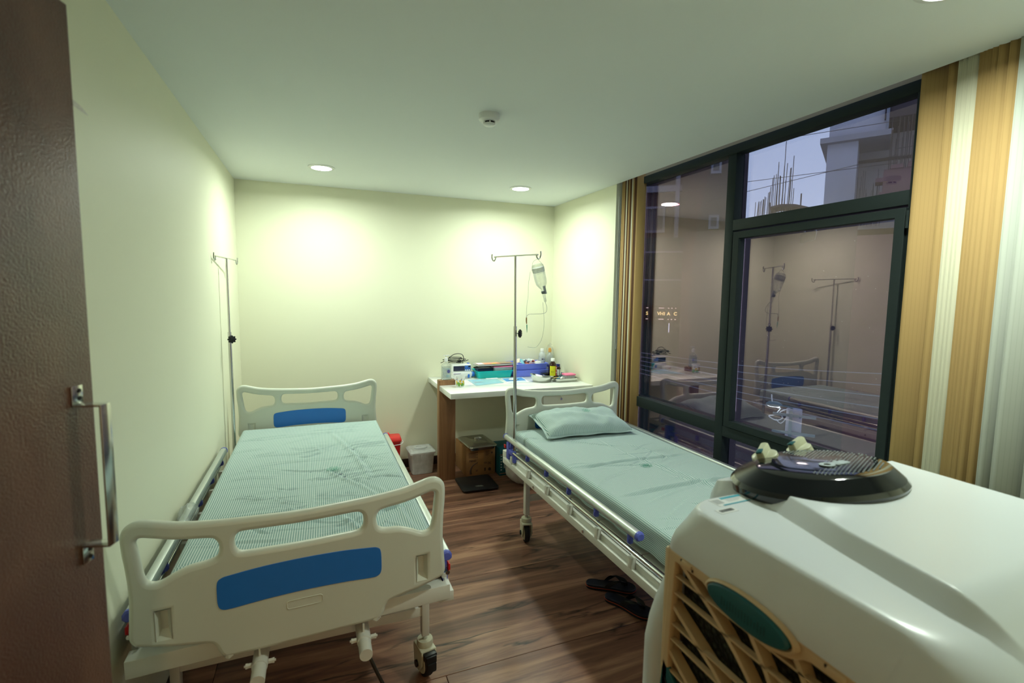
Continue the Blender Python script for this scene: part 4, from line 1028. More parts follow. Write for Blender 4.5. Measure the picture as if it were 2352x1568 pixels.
# steel tray and kidney dish
stt = thing('instrument_tray', 'rectangular stainless steel instrument tray at the right end of the desk', 'tray', (2.182, 4.205, DZ), math.radians(0))
tray_rim(MB(), -.118, .118, -.165, .205, 0, .036, .010, r=.025, wall=.0015, lip=.008).build('tray_body', M['steel'], stt)
kd = thing('kidney_dish', 'shiny stainless steel kidney dish in front of the blue trays', 'dish', (1.955, 4.13, DZ), math.radians(-20))
def kid(s, z):
    out = []
    for k in range(40):
        a = 2 * PI * k / 40; x_ = .112 * math.cos(a) * s; y_ = .060 * math.sin(a) * s + .026 * (math.cos(a) ** 2) * s - .010
        out.append((x_, y_, z))
    return out
def kidr(s_, z_): return [(x_, y_, z_ * (1 + .45 * max(0, min(1, (-x_ / .11 + .2))))) for x_, y_, z_ in kid(s_, z_)]
MB().loft([kidr(.66, 0), kidr(.76, .006), kidr(.95, .044), kidr(1.0, .050), kidr(1.03, .050), kidr(1.03, .0515), kidr(.99, .0515), kidr(.93, .044), kidr(.74, .008), kidr(.64, .003)]).build('dish_body', M['steel'], kd)
tub('food_box', 'small pink lidded clear box at the right end of the steel tray', (2.235, 4.125, DZ + .006), .105, .085, .052, pink)
o = tag(MB().lathe([(.010, -.010), (.020, -.010), (.020, .010), (.010, .010)], 28, M=RX(PI / 2) @ RY(.3)).build('tape_roll', M['paper']), 'white roll of medical tape in the steel tray', 'tape'); o.location = (2.155, 4.10, DZ + .024)
o = tag(MB().tube(catmull([(-.07, .02, 0), (-.04, .01, .022), (0, 0, .028), (.04, 0, .018), (.055, -.01, .004), (.03, -.02, .002), (-.01, -.01, .004)], 5, False), .0035, seg=6).build('tourniquet', pmat('latex_tube', (222, 196, 140), .5)), 'cream rubber tourniquet curled in the steel tray', 'tube'); o.location = (2.115, 4.12, DZ + .008)
for k, (x_, y_, r_) in enumerate(((2.172, 4.185, .5), (2.195, 4.205, .9))):
    o = tag(MB().box(-.035, .035, -.012, .012, 0, .020, bev=.002).build('small_carton', pmat('teal_carton%d' % k, (50, 135, 165) if k == 0 else (30, 60, 75), .4)), ('teal' if k == 0 else 'dark teal') + ' small carton leaning in the steel tray', 'box'); o.location = (x_, y_, DZ + .012 + .014 * k); o.rotation_euler = (.2, -.25, r_)
o = tag(MB().box(-.055, .055, -.03, .03, 0, .035, bev=.004).build('black_pouch', M['black']), 'black pouch at the back left of the steel tray', 'pouch'); o.location = (2.12, 4.37, DZ + .006)
# papers
def sheet_of(name, label, quad, mat, z, prints=()):
    t = MB().poly(quad, .0012, mat=mat)
    for (p, mt_) in prints: t.poly(p, .0004, mat=mt_, M=T(0, 0, .0012))
    o = tag(t.build(name, None, auto=False), label, 'paper'); o.location.z = z; return o
def inq(q, u0, u1, v0, v1):
    a, b, c, d = [Vector((p[0], p[1])) for p in q]
    f = lambda u, v: tuple((a * (1 - u) + b * u) * (1 - v) + (d * (1 - u) + c * u) * v)
    return [f(u0, v0), f(u1, v0), f(u1, v1), f(u0, v1)]
q1 = [(1.305, 4.12), (1.595, 4.185), (1.60, 4.425), (1.318, 4.425)]
bl1 = pmat('light_blue_print', (150, 200, 228), .3); bl2_ = pmat('mid_blue_print', (96, 158, 220), .4); gr_ = pmat('grey_print', (140, 150, 170), .5)
sheet_of('clear_folder', 'pale blue printed sheet in a clear folder at the left front of the desk', q1, pmat('pale_blue_sheet', (178, 212, 226), .12), DZ + .001,
         [(inq(q1, .05, .5, .75, .92), bl1), (inq(q1, .1, .35, .45, .55), gr_), (inq(q1, .1, .9, .12, .15), bl1), (inq(q1, .1, .9, .22, .25), bl1), (inq(q1, .1, .8, .32, .35), bl1)])
q2 = [(1.618, 4.135), (1.835, 4.135), (1.872, 4.415), (1.645, 4.400)]
sheet_of('leaflet', 'white and blue printed leaflet lying open beside the kidney dish', q2, M['paper'], DZ + .0012,
         [(inq(q2, .04, .96, .35, .97), bl2_), (inq(q2, .3, .7, .55, .75), bl1), (inq(q2, .05, .9, .10, .13), bl1), (inq(q2, .05, .9, .18, .21), bl1), (inq(q2, .1, .35, .45, .5), M['paper'])])
o = tag(MB().box(-.06, .06, -.02, .02, 0, .004, bev=.001).build('leaflet', M['paper']), 'folded white paper strip in front of the turquoise tray', 'paper'); o.location = (1.56, 4.42, DZ + .0025); o.rotation_euler = (0, 0, .03)
t = bmesh.new(); bmesh.ops.create_icosphere(t, subdivisions=3, radius=1)
for v in t.verts: v.co = Vector((v.co.x * .042, v.co.y * .030, max(v.co.z, -.2) * .009)) * (1 + noise.noise(v.co * 3) * .3)
cbm = MB(); cbm.merge(t); o = tag(cbm.build('cotton_pad', M['paper']), 'crumpled white cotton pad lying on the leaflet', 'cotton pad'); o.location = (1.735, 4.305, DZ + .006)
# pill bottle left of pump? white small box in front of pump
t = thing('carton', 'small white carton with a red line between the cup and the infusion pump', 'box', (1.262, 4.478, DZ), math.radians(4))
MB().box(-.055, .040, -.016, .016, 0, .030, bev=.001).build('carton_body', M['paper'], t)
MB().box(-.0555, -.02, -.0165, -.0155, .004, .008).build('print', pmat('red_print', (180, 60, 60), .5), t)

# ---- things under and beside the desk
t = thing('weighing_scale', 'black glass bathroom scale on the floor in front of the desk', 'scale', (1.285, 4.03, 0), math.radians(-1.5))
MB().loft([[(p[0], p[1], z) for p in rrect(-a, a, -b, b, .03, 5)] for a, b, z in ((.150, .152, .012), (.160, .162, .014), (.162, .164, .024), (.160, .162, .026))]).build('platform', pmat('scale_black', (14, 14, 16), .45), t)
MB().box(-.03, .032, -.108, -.072, .0258, .0268, mat=pmat('lcd_window', (70, 72, 70), .2)).build('display', None, t)
ft = MB()
for sx in (-1, 1):
    for sy in (-1, 1): ft.lathe([(0, 0), (.016, 0), (.016, .013), (0, .013)], 16, M=T(sx * .12, sy * .12, 0))
ft.build('foot', M['black'], t)
t = thing('carton', 'brown cardboard carton under the desk with the steel box on top', 'box', (1.398, 4.44, 0), math.radians(0))
MB().box(-.143, .143, -.185, .185, 0, .262, bev=.003, mat=pmat('cardboard', (150, 108, 66), .8, var=.08, vs=12)).build('carton_body', None, t)
MB().box(-.028, .028, -.1862, -.1848, .10, .262, mat=pmat('packing_tape', (168, 122, 74), .25)).box(-.028, .028, -.186, .186, .2615, .2628, mat=bpy.data.materials['packing_tape']).build('packing_tape', None, t)
ink = pmat('carton_ink', (70, 46, 30), .7)
pr_ = MB()
def rect(x0, x1, z0, z1): pr_.box(x0, x1, -.1857, -.1852, z0, z1, mat=ink)
for k in range(5): rect(-.118, -.028 - .02 * (k % 2), .218 - k * .011, .222 - k * .011)
for k in range(4): rect(.045, .085 - .01 * (k % 2), .222 - k * .012, .225 - k * .012)
rect(.030, .060, .118, .121); rect(.034, .064, .108, .113); rect(.07, .073, .095, .120); rect(.100, .103, .095, .120); rect(.07, .103, .117, .120); rect(.07, .103, .095, .098); rect(.078, .095, .103, .112); rect(.035, .050, .035, .065)
pr_.lathe([(.011, 0), (.015, 0), (.015, .0005), (.011, .0005)], 20, mat=ink, M=T(.088, -.1852, .048) @ RX(PI / 2)).lathe([(.008, 0), (.010, 0), (.010, .0005), (.008, .0005)], 16, mat=ink, M=T(.110, -.1852, .205) @ RX(PI / 2))
pr_.tube([(p[0], -.1853, p[1]) for p in [(v.x, v.y) for v in catmull([(-.03, .128, 0), (-.075, .10, 0), (-.098, .06, 0), (-.098, .02, 0)], 5, False)]], [.002 + .010 * k / 15 for k in range(16)], seg=6, mat=ink)
pr_ = pr_.build('carton_print', None, t); pr_['kind'] = 'stuff'
text_mesh('carton_lettering', 'TIEND', .024, ink, t, M=T(-.078, -.1856, .142) @ RX(PI / 2), bold=.0006)
text_mesh('carton_lettering', 'ST', .022, ink, t, M=T(-.035, -.1856, .045) @ RX(PI / 2), bold=.0006)
# steel lidded tray on the carton
t = thing('instrument_box', 'lidded stainless steel instrument box on the brown carton', 'box', (1.388, 4.345, .265), math.radians(3))
MB().loft([[(p[0], p[1], z) for p in rrect(-a, a, -b, b, .03, 5)] for a, b, z in ((.118, .165, 0), (.128, .175, .030))]).build('box_body', M['steel'], t)
MB().loft([[(p[0], p[1], z) for p in rrect(-a, a, -b, b, .03, 5)] for a, b, z in ((.135, .182, .026), (.138, .185, .030), (.136, .183, .038), (.120, .167, .046), (.085, .130, .047), (.080, .125, .051))]).build('lid', M['steel'], t)
MB().tube(catmull([(-.02, 0, .050), (-.018, 0, .064), (.0, 0, .068), (.018, 0, .064), (.02, 0, .050)], 4, False), .004, seg=8).build('lid_handle', M['chrome'], t)
o = MB().box(-.03, .03, -.022, .022, .0512, .0520).build('paper_label', M['paper'], t); o.location = (.03, .05, 0); o.rotation_euler = (0, 0, .1)
# teal carton
t = thing('carton', 'teal printed carton with curved flap between the brown carton and the bag', 'box', (1.665, 4.30, 0), 0)
MB().box(-.11, .11, -.13, .13, 0, .255, bev=.002, mat=pmat('teal_carton', (16, 92, 104), .5)).build('carton_body', None, t)
MB().poly([(-.11, 0), (.11, 0)] + [(.11 * math.cos(a), .06 * math.sin(a)) for a in [PI * k / 10 for k in range(1, 10)]], .002, mat=bpy.data.materials['teal_carton'], M=T(0, -.128, .255) @ RX(math.radians(28))).build('flap', None, t)
p = MB(); wt = pmat('carton_white', (190, 205, 205), .6)
p.box(-.070, -.02, -.1306, -.1296, .225, .250, mat=wt).box(-.068, .06, -.1306, -.1296, .07, .135, mat=wt).box(-.11, .11, -.1306, -.1296, .200, .203, mat=pmat('carton_orange', (205, 110, 70), .6)).box(-.11, .11, -.1306, -.1296, .020, .024, mat=bpy.data.materials['carton_orange'])
for k in range(6): p.box(-.100, -.086, -.1306, -.1296, .05 + k * .026, .062 + k * .026, mat=wt)
p.box(-.05, -.02, -.1306, -.1296, .02, .045, mat=wt)
p = p.build('carton_print', None, t); p['kind'] = 'stuff'
# white carrier bag
bg_ = thing('carrier_bag', 'full whitish plastic carrier bag on the floor under the window bed head', 'bag', (1.70, 3.93, 0), math.radians(-10))
t = bmesh.new(); bmesh.ops.create_uvsphere(t, u_segments=64, v_segments=40, radius=1)
for v in t.verts:
    z = v.co.z; a = math.atan2(v.co.y, v.co.x); rr = math.sqrt(max(0, 1 - abs(z) ** 3.2))
    f = 1 + .22 * noise.noise(Vector((math.cos(a) * 2.2, math.sin(a) * 2.2, z * 1.2))) + .12 * abs(noise.noise(Vector((math.cos(a) * 4, math.sin(a) * 4, z * 1.6 + 4)))) + .05 * math.sin(a * 9 + z * 3) * (z + 1) / 2
    top = .62 if z > .3 else 1
    top = 1 - .38 * max(0, (z + .1)) ** 1.2
    f += .09 * abs(math.sin(a * 5.5 + 2.2 * noise.noise(Vector((z * 2, a, 1))))) - .05; v.co = Vector((math.cos(a) * rr * .150 * f * top, math.sin(a) * rr * .120 * f * top, (z + 1) / 2 * .40))
b_ = MB(); b_.merge(t); b_.build('bag_film', M['bag'], bg_)
kn = MB()
for s_ in (-1, 1):
    kn.loft([[(s_ * (.005 + .03 * q) + dx, dy, .34 + .05 * q) for dx, dy in ((-.016, -.003), (.016, -.003), (.016, .003), (-.016, .003))] for q in (0, .5, 1)])
kn.build('bag_handle', M['bag'], bg_)
t = bmesh.new(); bmesh.ops.create_icosphere(t, subdivisions=3, radius=1)
for v in t.verts: v.co = Vector((v.co.x * .10, v.co.y * .08, v.co.z * .10 + .115)) * (1 + .15 * noise.noise(v.co * 2))
b_ = MB(); b_.merge(t); b_.build('bag_contents', pmat('pink_contents', (205, 165, 150), .7, var=.25, vs=14), bg_)
# clear tub
t = thing('storage_tub', 'translucent square storage tub with lid on the floor left of the desk leg', 'tub', (.893, 4.545, 0), math.radians(2))
MB().loft([[(p[0], p[1], z) for p in rrect(-a, a, -b, b, .022, 5)] for a, b, z in ((.090, .085, 0), (.096, .091, .006), (.110, .104, .205))]).build('tub_body', M['frost'], t)
MB().loft([[(p[0], p[1], z) for p in rrect(-a, a, -b, b, .026, 5)] for a, b, z in ((.120, .114, .196), (.123, .117, .200), (.123, .117, .214), (.112, .106, .226), (.092, .086, .232), (.086, .080, .228), (.050, .045, .226))]).build('lid', M['frost'], t)
MB().lathe([(.050, .226), (.062, .228), (.062, .236), (.048, .240), (.044, .232), (0, .230)], 24, M=Matrix.Diagonal((1, .62, 1, 1))).build('lid_grip', M['frost'], t)
MB().box(-.022, -.014, -.116, -.108, .150, .198, bev=.003).box(.012, .020, -.116, -.108, .155, .198, bev=.003).build('latch', M['frost'], t)
# red sharps bin
t = thing('sharps_bin', 'small red plastic sharps bin with lid beside the left bed', 'bin', (.630, 4.56, 0), math.radians(-4))
MB().loft([[(p[0], p[1], z) for p in rrect(-a, a, -b, b, .018, 5)] for a, b, z in ((.050, .050, 0), (.056, .056, .006), (.074, .070, .33))]).build('bin_body', M['red'], t)
MB().loft([[(p[0], p[1], z) for p in rrect(-a, a, -b, b, .02, 5)] for a, b, z in ((.080, .076, .322), (.082, .078, .326), (.082, .078, .340), (.072, .068, .362), (.068, .064, .366))]).box(-.060, -.025, -.03, .03, .360, .392, bev=.005).build('lid', pmat('red_lid', (225, 52, 48), .4), t)
MB().tube(catmull([(.086, .0, .32), (.094, -.05, .315), (.07, -.09, .305), (.0, -.095, .30), (-.07, -.09, .305)], 5, False), .003, seg=6).build('wire_handle', M['white'], t)

# ---- slippers
def slipper(label, loc, rz, ry=0, mir=1):
    t = thing('flip_flop', label, 'slipper', loc, rz); t.rotation_euler = (0, ry, rz)
    sole = [(0.142, 0.0), (.136, .022), (.115, .042), (.08, .050), (.04, .046), (-.01, .036), (-.06, .033), (-.105, .036), (-.132, .026), (-.142, 0), (-.134, -.024), (-.105, -.035), (-.06, -.036), (-.01, -.036), (.04, -.042), (.08, -.048), (.115, -.043), (.136, -.022)]
    o_ = [(v.x, v.y * mir) for v in catmull([(a, b, 0) for a, b in sole], 4)]
    if mir < 0: o_ = o_[::-1]
    MB().loft([[(x_ * s_, y_ * s_, z) for x_, y_ in o_] for s_, z in ((.975, 0), (1, .004), (1.005, .013))], smooth=True).build('outsole', M['rubber'], t)
    MB().loft([[(x_ * s_, y_ * s_, z) for x_, y_ in o_] for s_, z in ((1.003, .013), (1.010, .0145), (1.003, .016))]).build('orange_line', pmat('orange_rubber', (205, 78, 40), .6) if 'orange_rubber' not in bpy.data.materials else bpy.data.materials['orange_rubber'], t)
    MB().loft([[(x_ * s_, y_ * s_, z) for x_, y_ in o_] for s_, z in ((1.0, .016), (1.0, .024), (.975, .027), (.93, .0255), (.5, .024))]).build('footbed', pmat('navy_footbed', (14, 20, 34), .55) if 'navy_footbed' not in bpy.data.materials else bpy.data.materials['navy_footbed'], t)
    st = MB()
    for sy in (-1, 1):
        P_ = catmull([(.078, 0, .030), (.070, sy * .006, .052), (.045, sy * .024, .064), (.010, sy * .038, .056), (-.030, sy * .040, .022)], 6, False)
        n = len(P_); loops = []
        for i_, p_ in enumerate(P_):
            wd = .008 + .016 * math.sin(PI * min(1, .15 + i_ / n * .85)); 
            loops.append([(p_.x - wd, p_.y - .002 * sy, p_.z), (p_.x, p_.y, p_.z + .004), (p_.x + wd, p_.y + .001 * sy, p_.z - .002), (p_.x, p_.y - .002 * sy, p_.z - .003)])
        st.loft(loops)
    st.tube([(.078, 0, .024), (.078, 0, .036), (.074, 0, .050)], .0045, seg=8)
    st.build('strap', M['black'], t)
    return t
slipper('black flip flop with orange sole line, the one farther under the window bed', (1.545, 2.285, 0), math.radians(-33))
slipper('black flip flop with orange sole line, the nearer one resting against the other', (1.535, 2.095, .002), math.radians(-62), 0, -1)

# ================================================================== air cooler
CX, CY = .98, .56
ac = thing('air_cooler', 'large cream and white evaporative air cooler with teal trim at the right front', 'air cooler', (CX, CY, 0))
OFF = T(-CX, -CY, 0)
CW, CC = M['cooler_white'], M['cooler_cream']
def ring(x0, x1, y0, y1, z, r, n=8): return [(p[0], p[1], z) for p in rrect(x0, x1, y0, y1, r, n)]
# upper housing (lid): skirt, sloping shoulder, rim, top
up = MB()
up.loft([ring(.640, 1.352, .225, .752, 1.186, .024), ring(.6335, 1.358, .218, .758, 1.190, .030), ring(.634, 1.357, .218, .757, 1.205, .032), ring(.636, 1.355, .221, .755, 1.222, .040),
         ring(.643, 1.348, .232, .750, 1.245, .060), ring(.650, 1.341, .252, .744, 1.263, .066), ring(.6545, 1.3365, .276, .740, 1.274, .068), ring(.659, 1.332, .300, .735, 1.2795, .066), ring(.664, 1.327, .325, .730, 1.2808, .062), ring(.672, 1.319, .350, .724, 1.281, .058)], M=OFF)
up.build('top_housing', CW, ac)
# raised deck with diagonal left flank and a round nose carrying the control dome
def deck(z, g, y0=.345):
    base = [(.829 - g, y0), (.841 - g * .9, .705), (.838 - g * .8, .735), (.822 - g * .6, .765)]
    nose = [(.815 - g * .4, .795), (.830, .825 + g * .5), (.875, .850 + g), (.955, .860 + g), (1.04, .850 + g), (1.10, .820 + g), (1.145 + g * .5, .78 + g), (1.19 + g * .5, .748 + g * .6)]
    right = [(1.218 + g * .7, .725), (1.227 + g, .69), (1.229 + g, .60), (1.229 + g, y0)]
    p = base + nose + right
    c = catmull([(a, b, 0) for a, b in p], 5, False)
    return [(v.x, v.y, z - .30 * max(0, v.y - .745) - .10 * max(0, v.y - .68)) for v in c]
dk = MB().loft([deck(1.14, .030, .62), deck(1.262, .030, .64), deck(1.280, .026, .65), deck(1.288, .020, .655), deck(1.303, .005, .66), deck(1.308, .001, .665), deck(1.3100, -.004, .67)], M=OFF)
dk.build('deck_nose', CW, ac)
nx_, ny_ = 260, 90; gx = np.linspace(.700, 1.300, nx_); gy = np.linspace(.232, .700, ny_)
GX, GY = np.meshgrid(gx, gy, indexing='ij')
base_z = np.interp(GY, [.232, .252, .276, .300, .325, .350, .7], [1.243, 1.2625, 1.2735, 1.279, 1.2803, 1.2805, 1.2805])
l2 = np.interp(GY, [.232, .342, .505, .72], [.727, .733, .762, .806]); l3 = np.interp(GY, [.232, .329, .506, .70], [.749, .757, .787, .841])
def sst(t): t = np.clip(t, 0, 1); return np.where(t < .12, t * t / .24 , np.where(t > .88, .88 - (1 - t) ** 2 / .24 + 0.0, t - .06)) / .88
rise = sst((GX - l2) / (l3 - l2)) * sst((1.262 - GX) / .035)
g_ = np.clip((GY - .235) / .12, 0, 1); g_ = g_ * g_ * (3 - 2 * g_)
GZ = base_z - .0012 + .0315 * rise * g_
vv_ = np.stack([GX - CX, GY - CY, GZ], -1).reshape(-1, 3); ii = np.arange(nx_ * ny_).reshape(nx_, ny_)
qq = np.stack([ii[:-1, :-1], ii[1:, :-1], ii[1:, 1:], ii[:-1, 1:]], -1).reshape(-1, 4)
me = bpy.data.meshes.new('raised_deck'); me.from_pydata(vv_.tolist(), [], qq.tolist()); me.polygons.foreach_set('use_smooth', [True] * len(me.polygons))
link('raised_deck', me, CW, ac)
# white front shell (faces the room) flaring over the water tank
fs = MB(); 
def fring(z, x0, y1, r=.06): return [(p[0], p[1], z) for p in rrect(x0, 1.99 - x0, .7585, y1, min(r, (y1 - .7585) / 2 - .001), 6)]
fs.loft([fring(1.19, .695, .785), fring(1.13, .682, .80), fring(1.08, .668, .815), fring(1.04, .656, .825), fring(1.00, .645, .83), fring(.95, .638, .835), fring(.5, .636, .84), fring(.10, .65, .83)], M=OFF)
fs.build('front_shell', CW, ac)
# lower tank / inner body behind the side grille
MB().box(.672, 1.318, .245, .735, .10, 1.19, bev=.01, M=OFF).build('inner_body', M['black'], ac)
MB().box(.636, 1.354, .224, .345, .10, 1.189, bev=.012, M=OFF).build('rear_shell', CW, ac)
MB().box(.6345, .668, .734, .7565, .46, 1.189, bev=.007, M=OFF).build('corner_post', CC, ac)
MB().loft([ring(.655, 1.335, .26, .74, .10, .03), ring(.640, 1.350, .25, .75, .14, .04), ring(.640, 1.350, .25, .75, .46, .04)], M=OFF).build('water_tank', CW, ac)
# cooling pad
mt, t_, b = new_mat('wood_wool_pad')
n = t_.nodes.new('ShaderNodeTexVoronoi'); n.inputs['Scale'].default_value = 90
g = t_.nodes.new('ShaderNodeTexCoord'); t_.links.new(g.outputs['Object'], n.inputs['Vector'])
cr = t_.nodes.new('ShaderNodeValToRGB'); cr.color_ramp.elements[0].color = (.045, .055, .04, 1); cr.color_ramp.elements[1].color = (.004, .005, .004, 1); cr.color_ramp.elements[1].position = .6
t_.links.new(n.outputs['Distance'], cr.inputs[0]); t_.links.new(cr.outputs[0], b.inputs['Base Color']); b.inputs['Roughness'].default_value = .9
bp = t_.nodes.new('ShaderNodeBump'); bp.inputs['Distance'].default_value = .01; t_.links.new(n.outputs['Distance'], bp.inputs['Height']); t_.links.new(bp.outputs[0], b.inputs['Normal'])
MB().box(.662, .671, .36, .725, .48, 1.175, M=OFF).build('cooling_pad', mt, ac)
# side grille: frame with notch for the oval badge
OY, OZ, OA, OB = .547, 1.180, .080, .0245
hole = [(.722, 1.171), (.652, 1.171)] + [(OY + (OA + .020) * math.cos(math.radians(a)), OZ + (OB + .014) * math.sin(math.radians(a))) for a in range(-20, -161, -10)] + [(.442, 1.171), (.372, 1.171), (.362, .98), (.352, .55), (.738, .55), (.731, .98)]
outer = [(.738, 1.189), (.332, 1.189), (.332, .47), (.748, .47), (.748, .95)]
gf = curve_plate('side_grille', [outer, hole], .014, .0022, CC, ac, plane='YZ', res=1)
gf.location = (.6405 - CX, -CY, 0)
def gbar(pts, wd, dp, name='grille_slat'):
    """bar following (y,z) points, width wd in the grille plane, depth dp behind it"""
    L = []
    for i, (y_, z_) in enumerate(pts):
        a = Vector(pts[max(i - 1, 0)]); b = Vector(pts[min(i + 1, len(pts) - 1)]); d = (b - a).normalized(); n_ = Vector((-d.y, d.x)) * wd / 2
        L.append([(0, y_ + n_.x, z_ + n_.y), (0, y_ - n_.x, z_ - n_.y), (dp, y_ - n_.x * .8, z_ - n_.y * .8), (dp, y_ + n_.x * .8, z_ + n_.y * .8)])
    o = MB().loft(L, smooth=False).build(name, CC, gf, auto=False)
    o.location = (-.004, 0, 0); return o
for z_ in (1.142, 1.107, 1.041, 1.008, .942, .908, .842, .808, .742, .708, .642, .608):
    gbar([(.737, z_), (.352, z_)], .0032, .012)
curves = [[(.722, 1.179), (.665, 1.148), (.619, 1.122), (.549, 1.069), (.49, 1.00), (.44, .92), (.40, .82)],
          [(.734, 1.081), (.653, 1.041), (.601, 1.014), (.53, .955), (.47, .87), (.42, .75)],
          [(.560, 1.158), (.528, 1.119), (.506, 1.088), (.46, 1.00), (.425, .88)],
          [(.472, 1.165), (.451, 1.132), (.425, 1.06), (.405, .96)],
          [(.736, .982), (.660, .940), (.60, .90), (.53, .82), (.47, .70)],
          [(.737, .88), (.66, .83), (.60, .78), (.53, .69), (.48, .58)]]
for cpts in curves:
    cc = [(v.x, v.y) for v in catmull([(a, b_, 0) for a, b_ in cpts], 3, False)]
    gbar(cc, .0085, .022, 'grille_rib')
# teal corner inlay with slit, moulded corner, clips
ti = MB().poly([(.746, .958), (.756, .860), (.744, .80), (.66, .885)], .010, mat=M['teal'], M=T(.6335, 0, 0) @ Matrix(((0, 0, 1, 0), (1, 0, 0, 0), (0, 1, 0, 0), (0, 0, 0, 1))), bev=.002)
ti.poly([(.741, .925), (.722, .888), (.715, .885), (.735, .920)], .002, mat=M['black'], M=T(.6325, 0, 0) @ Matrix(((0, 0, 1, 0), (1, 0, 0, 0), (0, 1, 0, 0), (0, 0, 0, 1))))
o = ti.build('corner_inlay', None, gf); o.location = (-.6405, 0, 0)
for y_ in (.690, .405):
    o = MB().box(-.0105, -.004, y_ - .013, y_ + .013, 1.1785, 1.1865, bev=.0015).build('clip', CC, gf)
    o = MB().box(-.0088, -.006, y_ - .0165, y_ - .0135, 1.176, 1.1805).box(-.0088, -.006, y_ + .0135, y_ + .0165, 1.182, 1.1865).build('clip_slot', M['skirt'], gf)
# oval badge
bdg = MB(); N_ = 40
def ov(s_, x_): return [(x_, OY + OA * s_ * math.cos(2 * PI * k / N_), OZ + OB * (s_ if s_ > .9 else s_) * math.sin(2 * PI * k / N_)) for k in range(N_)]
bdg.loft([ov(1.13, -.001), ov(1.11, -.008), ov(1.05, -.010), ov(1.0, -.006)], cap1=False, mat=CC)
bdg.loft([ov(1.0, -.004), ov(1.0, -.012), ov(.95, -.0155), ov(.6, -.017)], mat=M['teal'])
bo = bdg.build('oval_badge', None, ac); bo.location = (.634 - CX, -CY, 0)
rr_ = random.Random(12); bm_ = MB()
for k in range(15):   # worn, illegible embossing
    y_ = OY + .042 - k * .006; bm_.box(-.0174, -.0168, y_ - .0011, y_ + .0011, OZ - .010 + rr_.uniform(0, .003), OZ + .002 + rr_.uniform(0, .005))
bm_ = bm_.build('worn_embossing', pmat('dark_teal_emboss', (0.006, 0.065, 0.078, 1), .4), bo, auto=False); bm_['kind'] = 'stuff'
# control dome
DX, DY = .980, .700
def el(cx, cy, a, b_, z, tilt=.0, n=56):
    return [(cx + a * math.cos(2 * PI * k / n), cy + b_ * math.sin(2 * PI * k / n), z - tilt * (cy + b_ * math.sin(2 * PI * k / n) - .60) - .05 * max(0, (-.03 - a * math.cos(2 * PI * k / n)))) for k in range(n)]
TL = .10
dm = MB(); dm.loft([el(DX, DY, .184, .146, 1.300, TL), el(DX, DY, .185, .147, 1.314, TL), el(DX, DY, .178, .140, 1.322, TL)], M=OFF, cap1=False, mat=M['gloss_black'])
dm.loft([el(DX, DY, .178, .140, 1.322, TL), el(DX + .006, DY - .004, .143, .110, 1.345, TL)], M=OFF, cap0=False, cap1=False, mat=M['gloss_grey'])
dm.loft([el(DX + .006, DY - .004, .143, .110, 1.345, TL), el(DX + .007, DY - .005, .134, .101, 1.3485, TL), el(DX + .008, DY - .006, .10, .075, 1.3515, TL), el(DX + .008, DY - .006, .04, .03, 1.352, TL)], M=OFF, cap0=False, mat=M['gloss_black'])
dmo = dm.build('control_dome', None, ac)
dots = MB(); rr_ = random.Random(2)
pitch = .0078
for i in range(-22, 23):
    for j in range(-16, 17):
        x_ = i * pitch; y_ = j * pitch * .9 + (i % 2) * .0035
        e_ = (x_ / .126) ** 2 + (y_ / .093) ** 2
        if e_ > 1: continue
        if not ((x_ > -.01 and not (abs(y_ - .005) < .012 and x_ < .06)) or (y_ < -.045 and x_ > -.10)): continue
        if x_ > .07 and rr_.random() < .25 and e_ > .5: continue
        px_, py_ = DX + .008 + x_, DY - .006 + y_
        zz = 1.3515 - TL * (py_ - .60) - .05 * max(0, -.03 - x_)
        zz += -.0006 - .0022 * max(0, e_ - .45) 
        dots.box(px_ - .0011, px_ + .0011, py_ - .0011, py_ + .0011, zz - .001, zz + .0012, M=OFF)
dt = dots.build('vent_dots', M['silver'], dmo, auto=False); dt['kind'] = 'stuff'
tx = text_mesh('logo_lettering', 'Onis', .034, M['silver'], dmo, M=OFF @ T(.976, .662, 1.3524 - TL * (.662 - .60) + .0006) @ RX(math.atan(-TL)) @ RZ(math.radians(4)), ext=.0008, sx=1.1, bold=.0022)
for (kx, ky, rz) in ((.938, .788, .5), (1.065, .802, .2)):
    kn = MB()
    kn.lathe([(0, 0), (.026, 0), (.029, .004), (.027, .018), (.022, .021), (0, .022)], 28, mat=pmat('knob_cream', (196, 198, 172), .25) if 'knob_cream' not in bpy.data.materials else bpy.data.materials['knob_cream'])
    kn.loft([[(p[0], p[1], z) for p in rrect(-a, a, -b, b, .004, 3)] for a, b, z in ((.027, .009, .016), (.025, .008, .034), (.022, .006, .037))], mat=bpy.data.materials['knob_cream'])
    kn.box(-.0285, -.010, -.0065, .0065, .034, .0385, bev=.002, mat=M['teal'])
    o = kn.build('control_knob', None, dmo); o.location = (kx - CX, ky - CY, 1.332 - TL * (ky - .60)); o.rotation_euler = (math.radians(-18), math.radians(-14), rz)
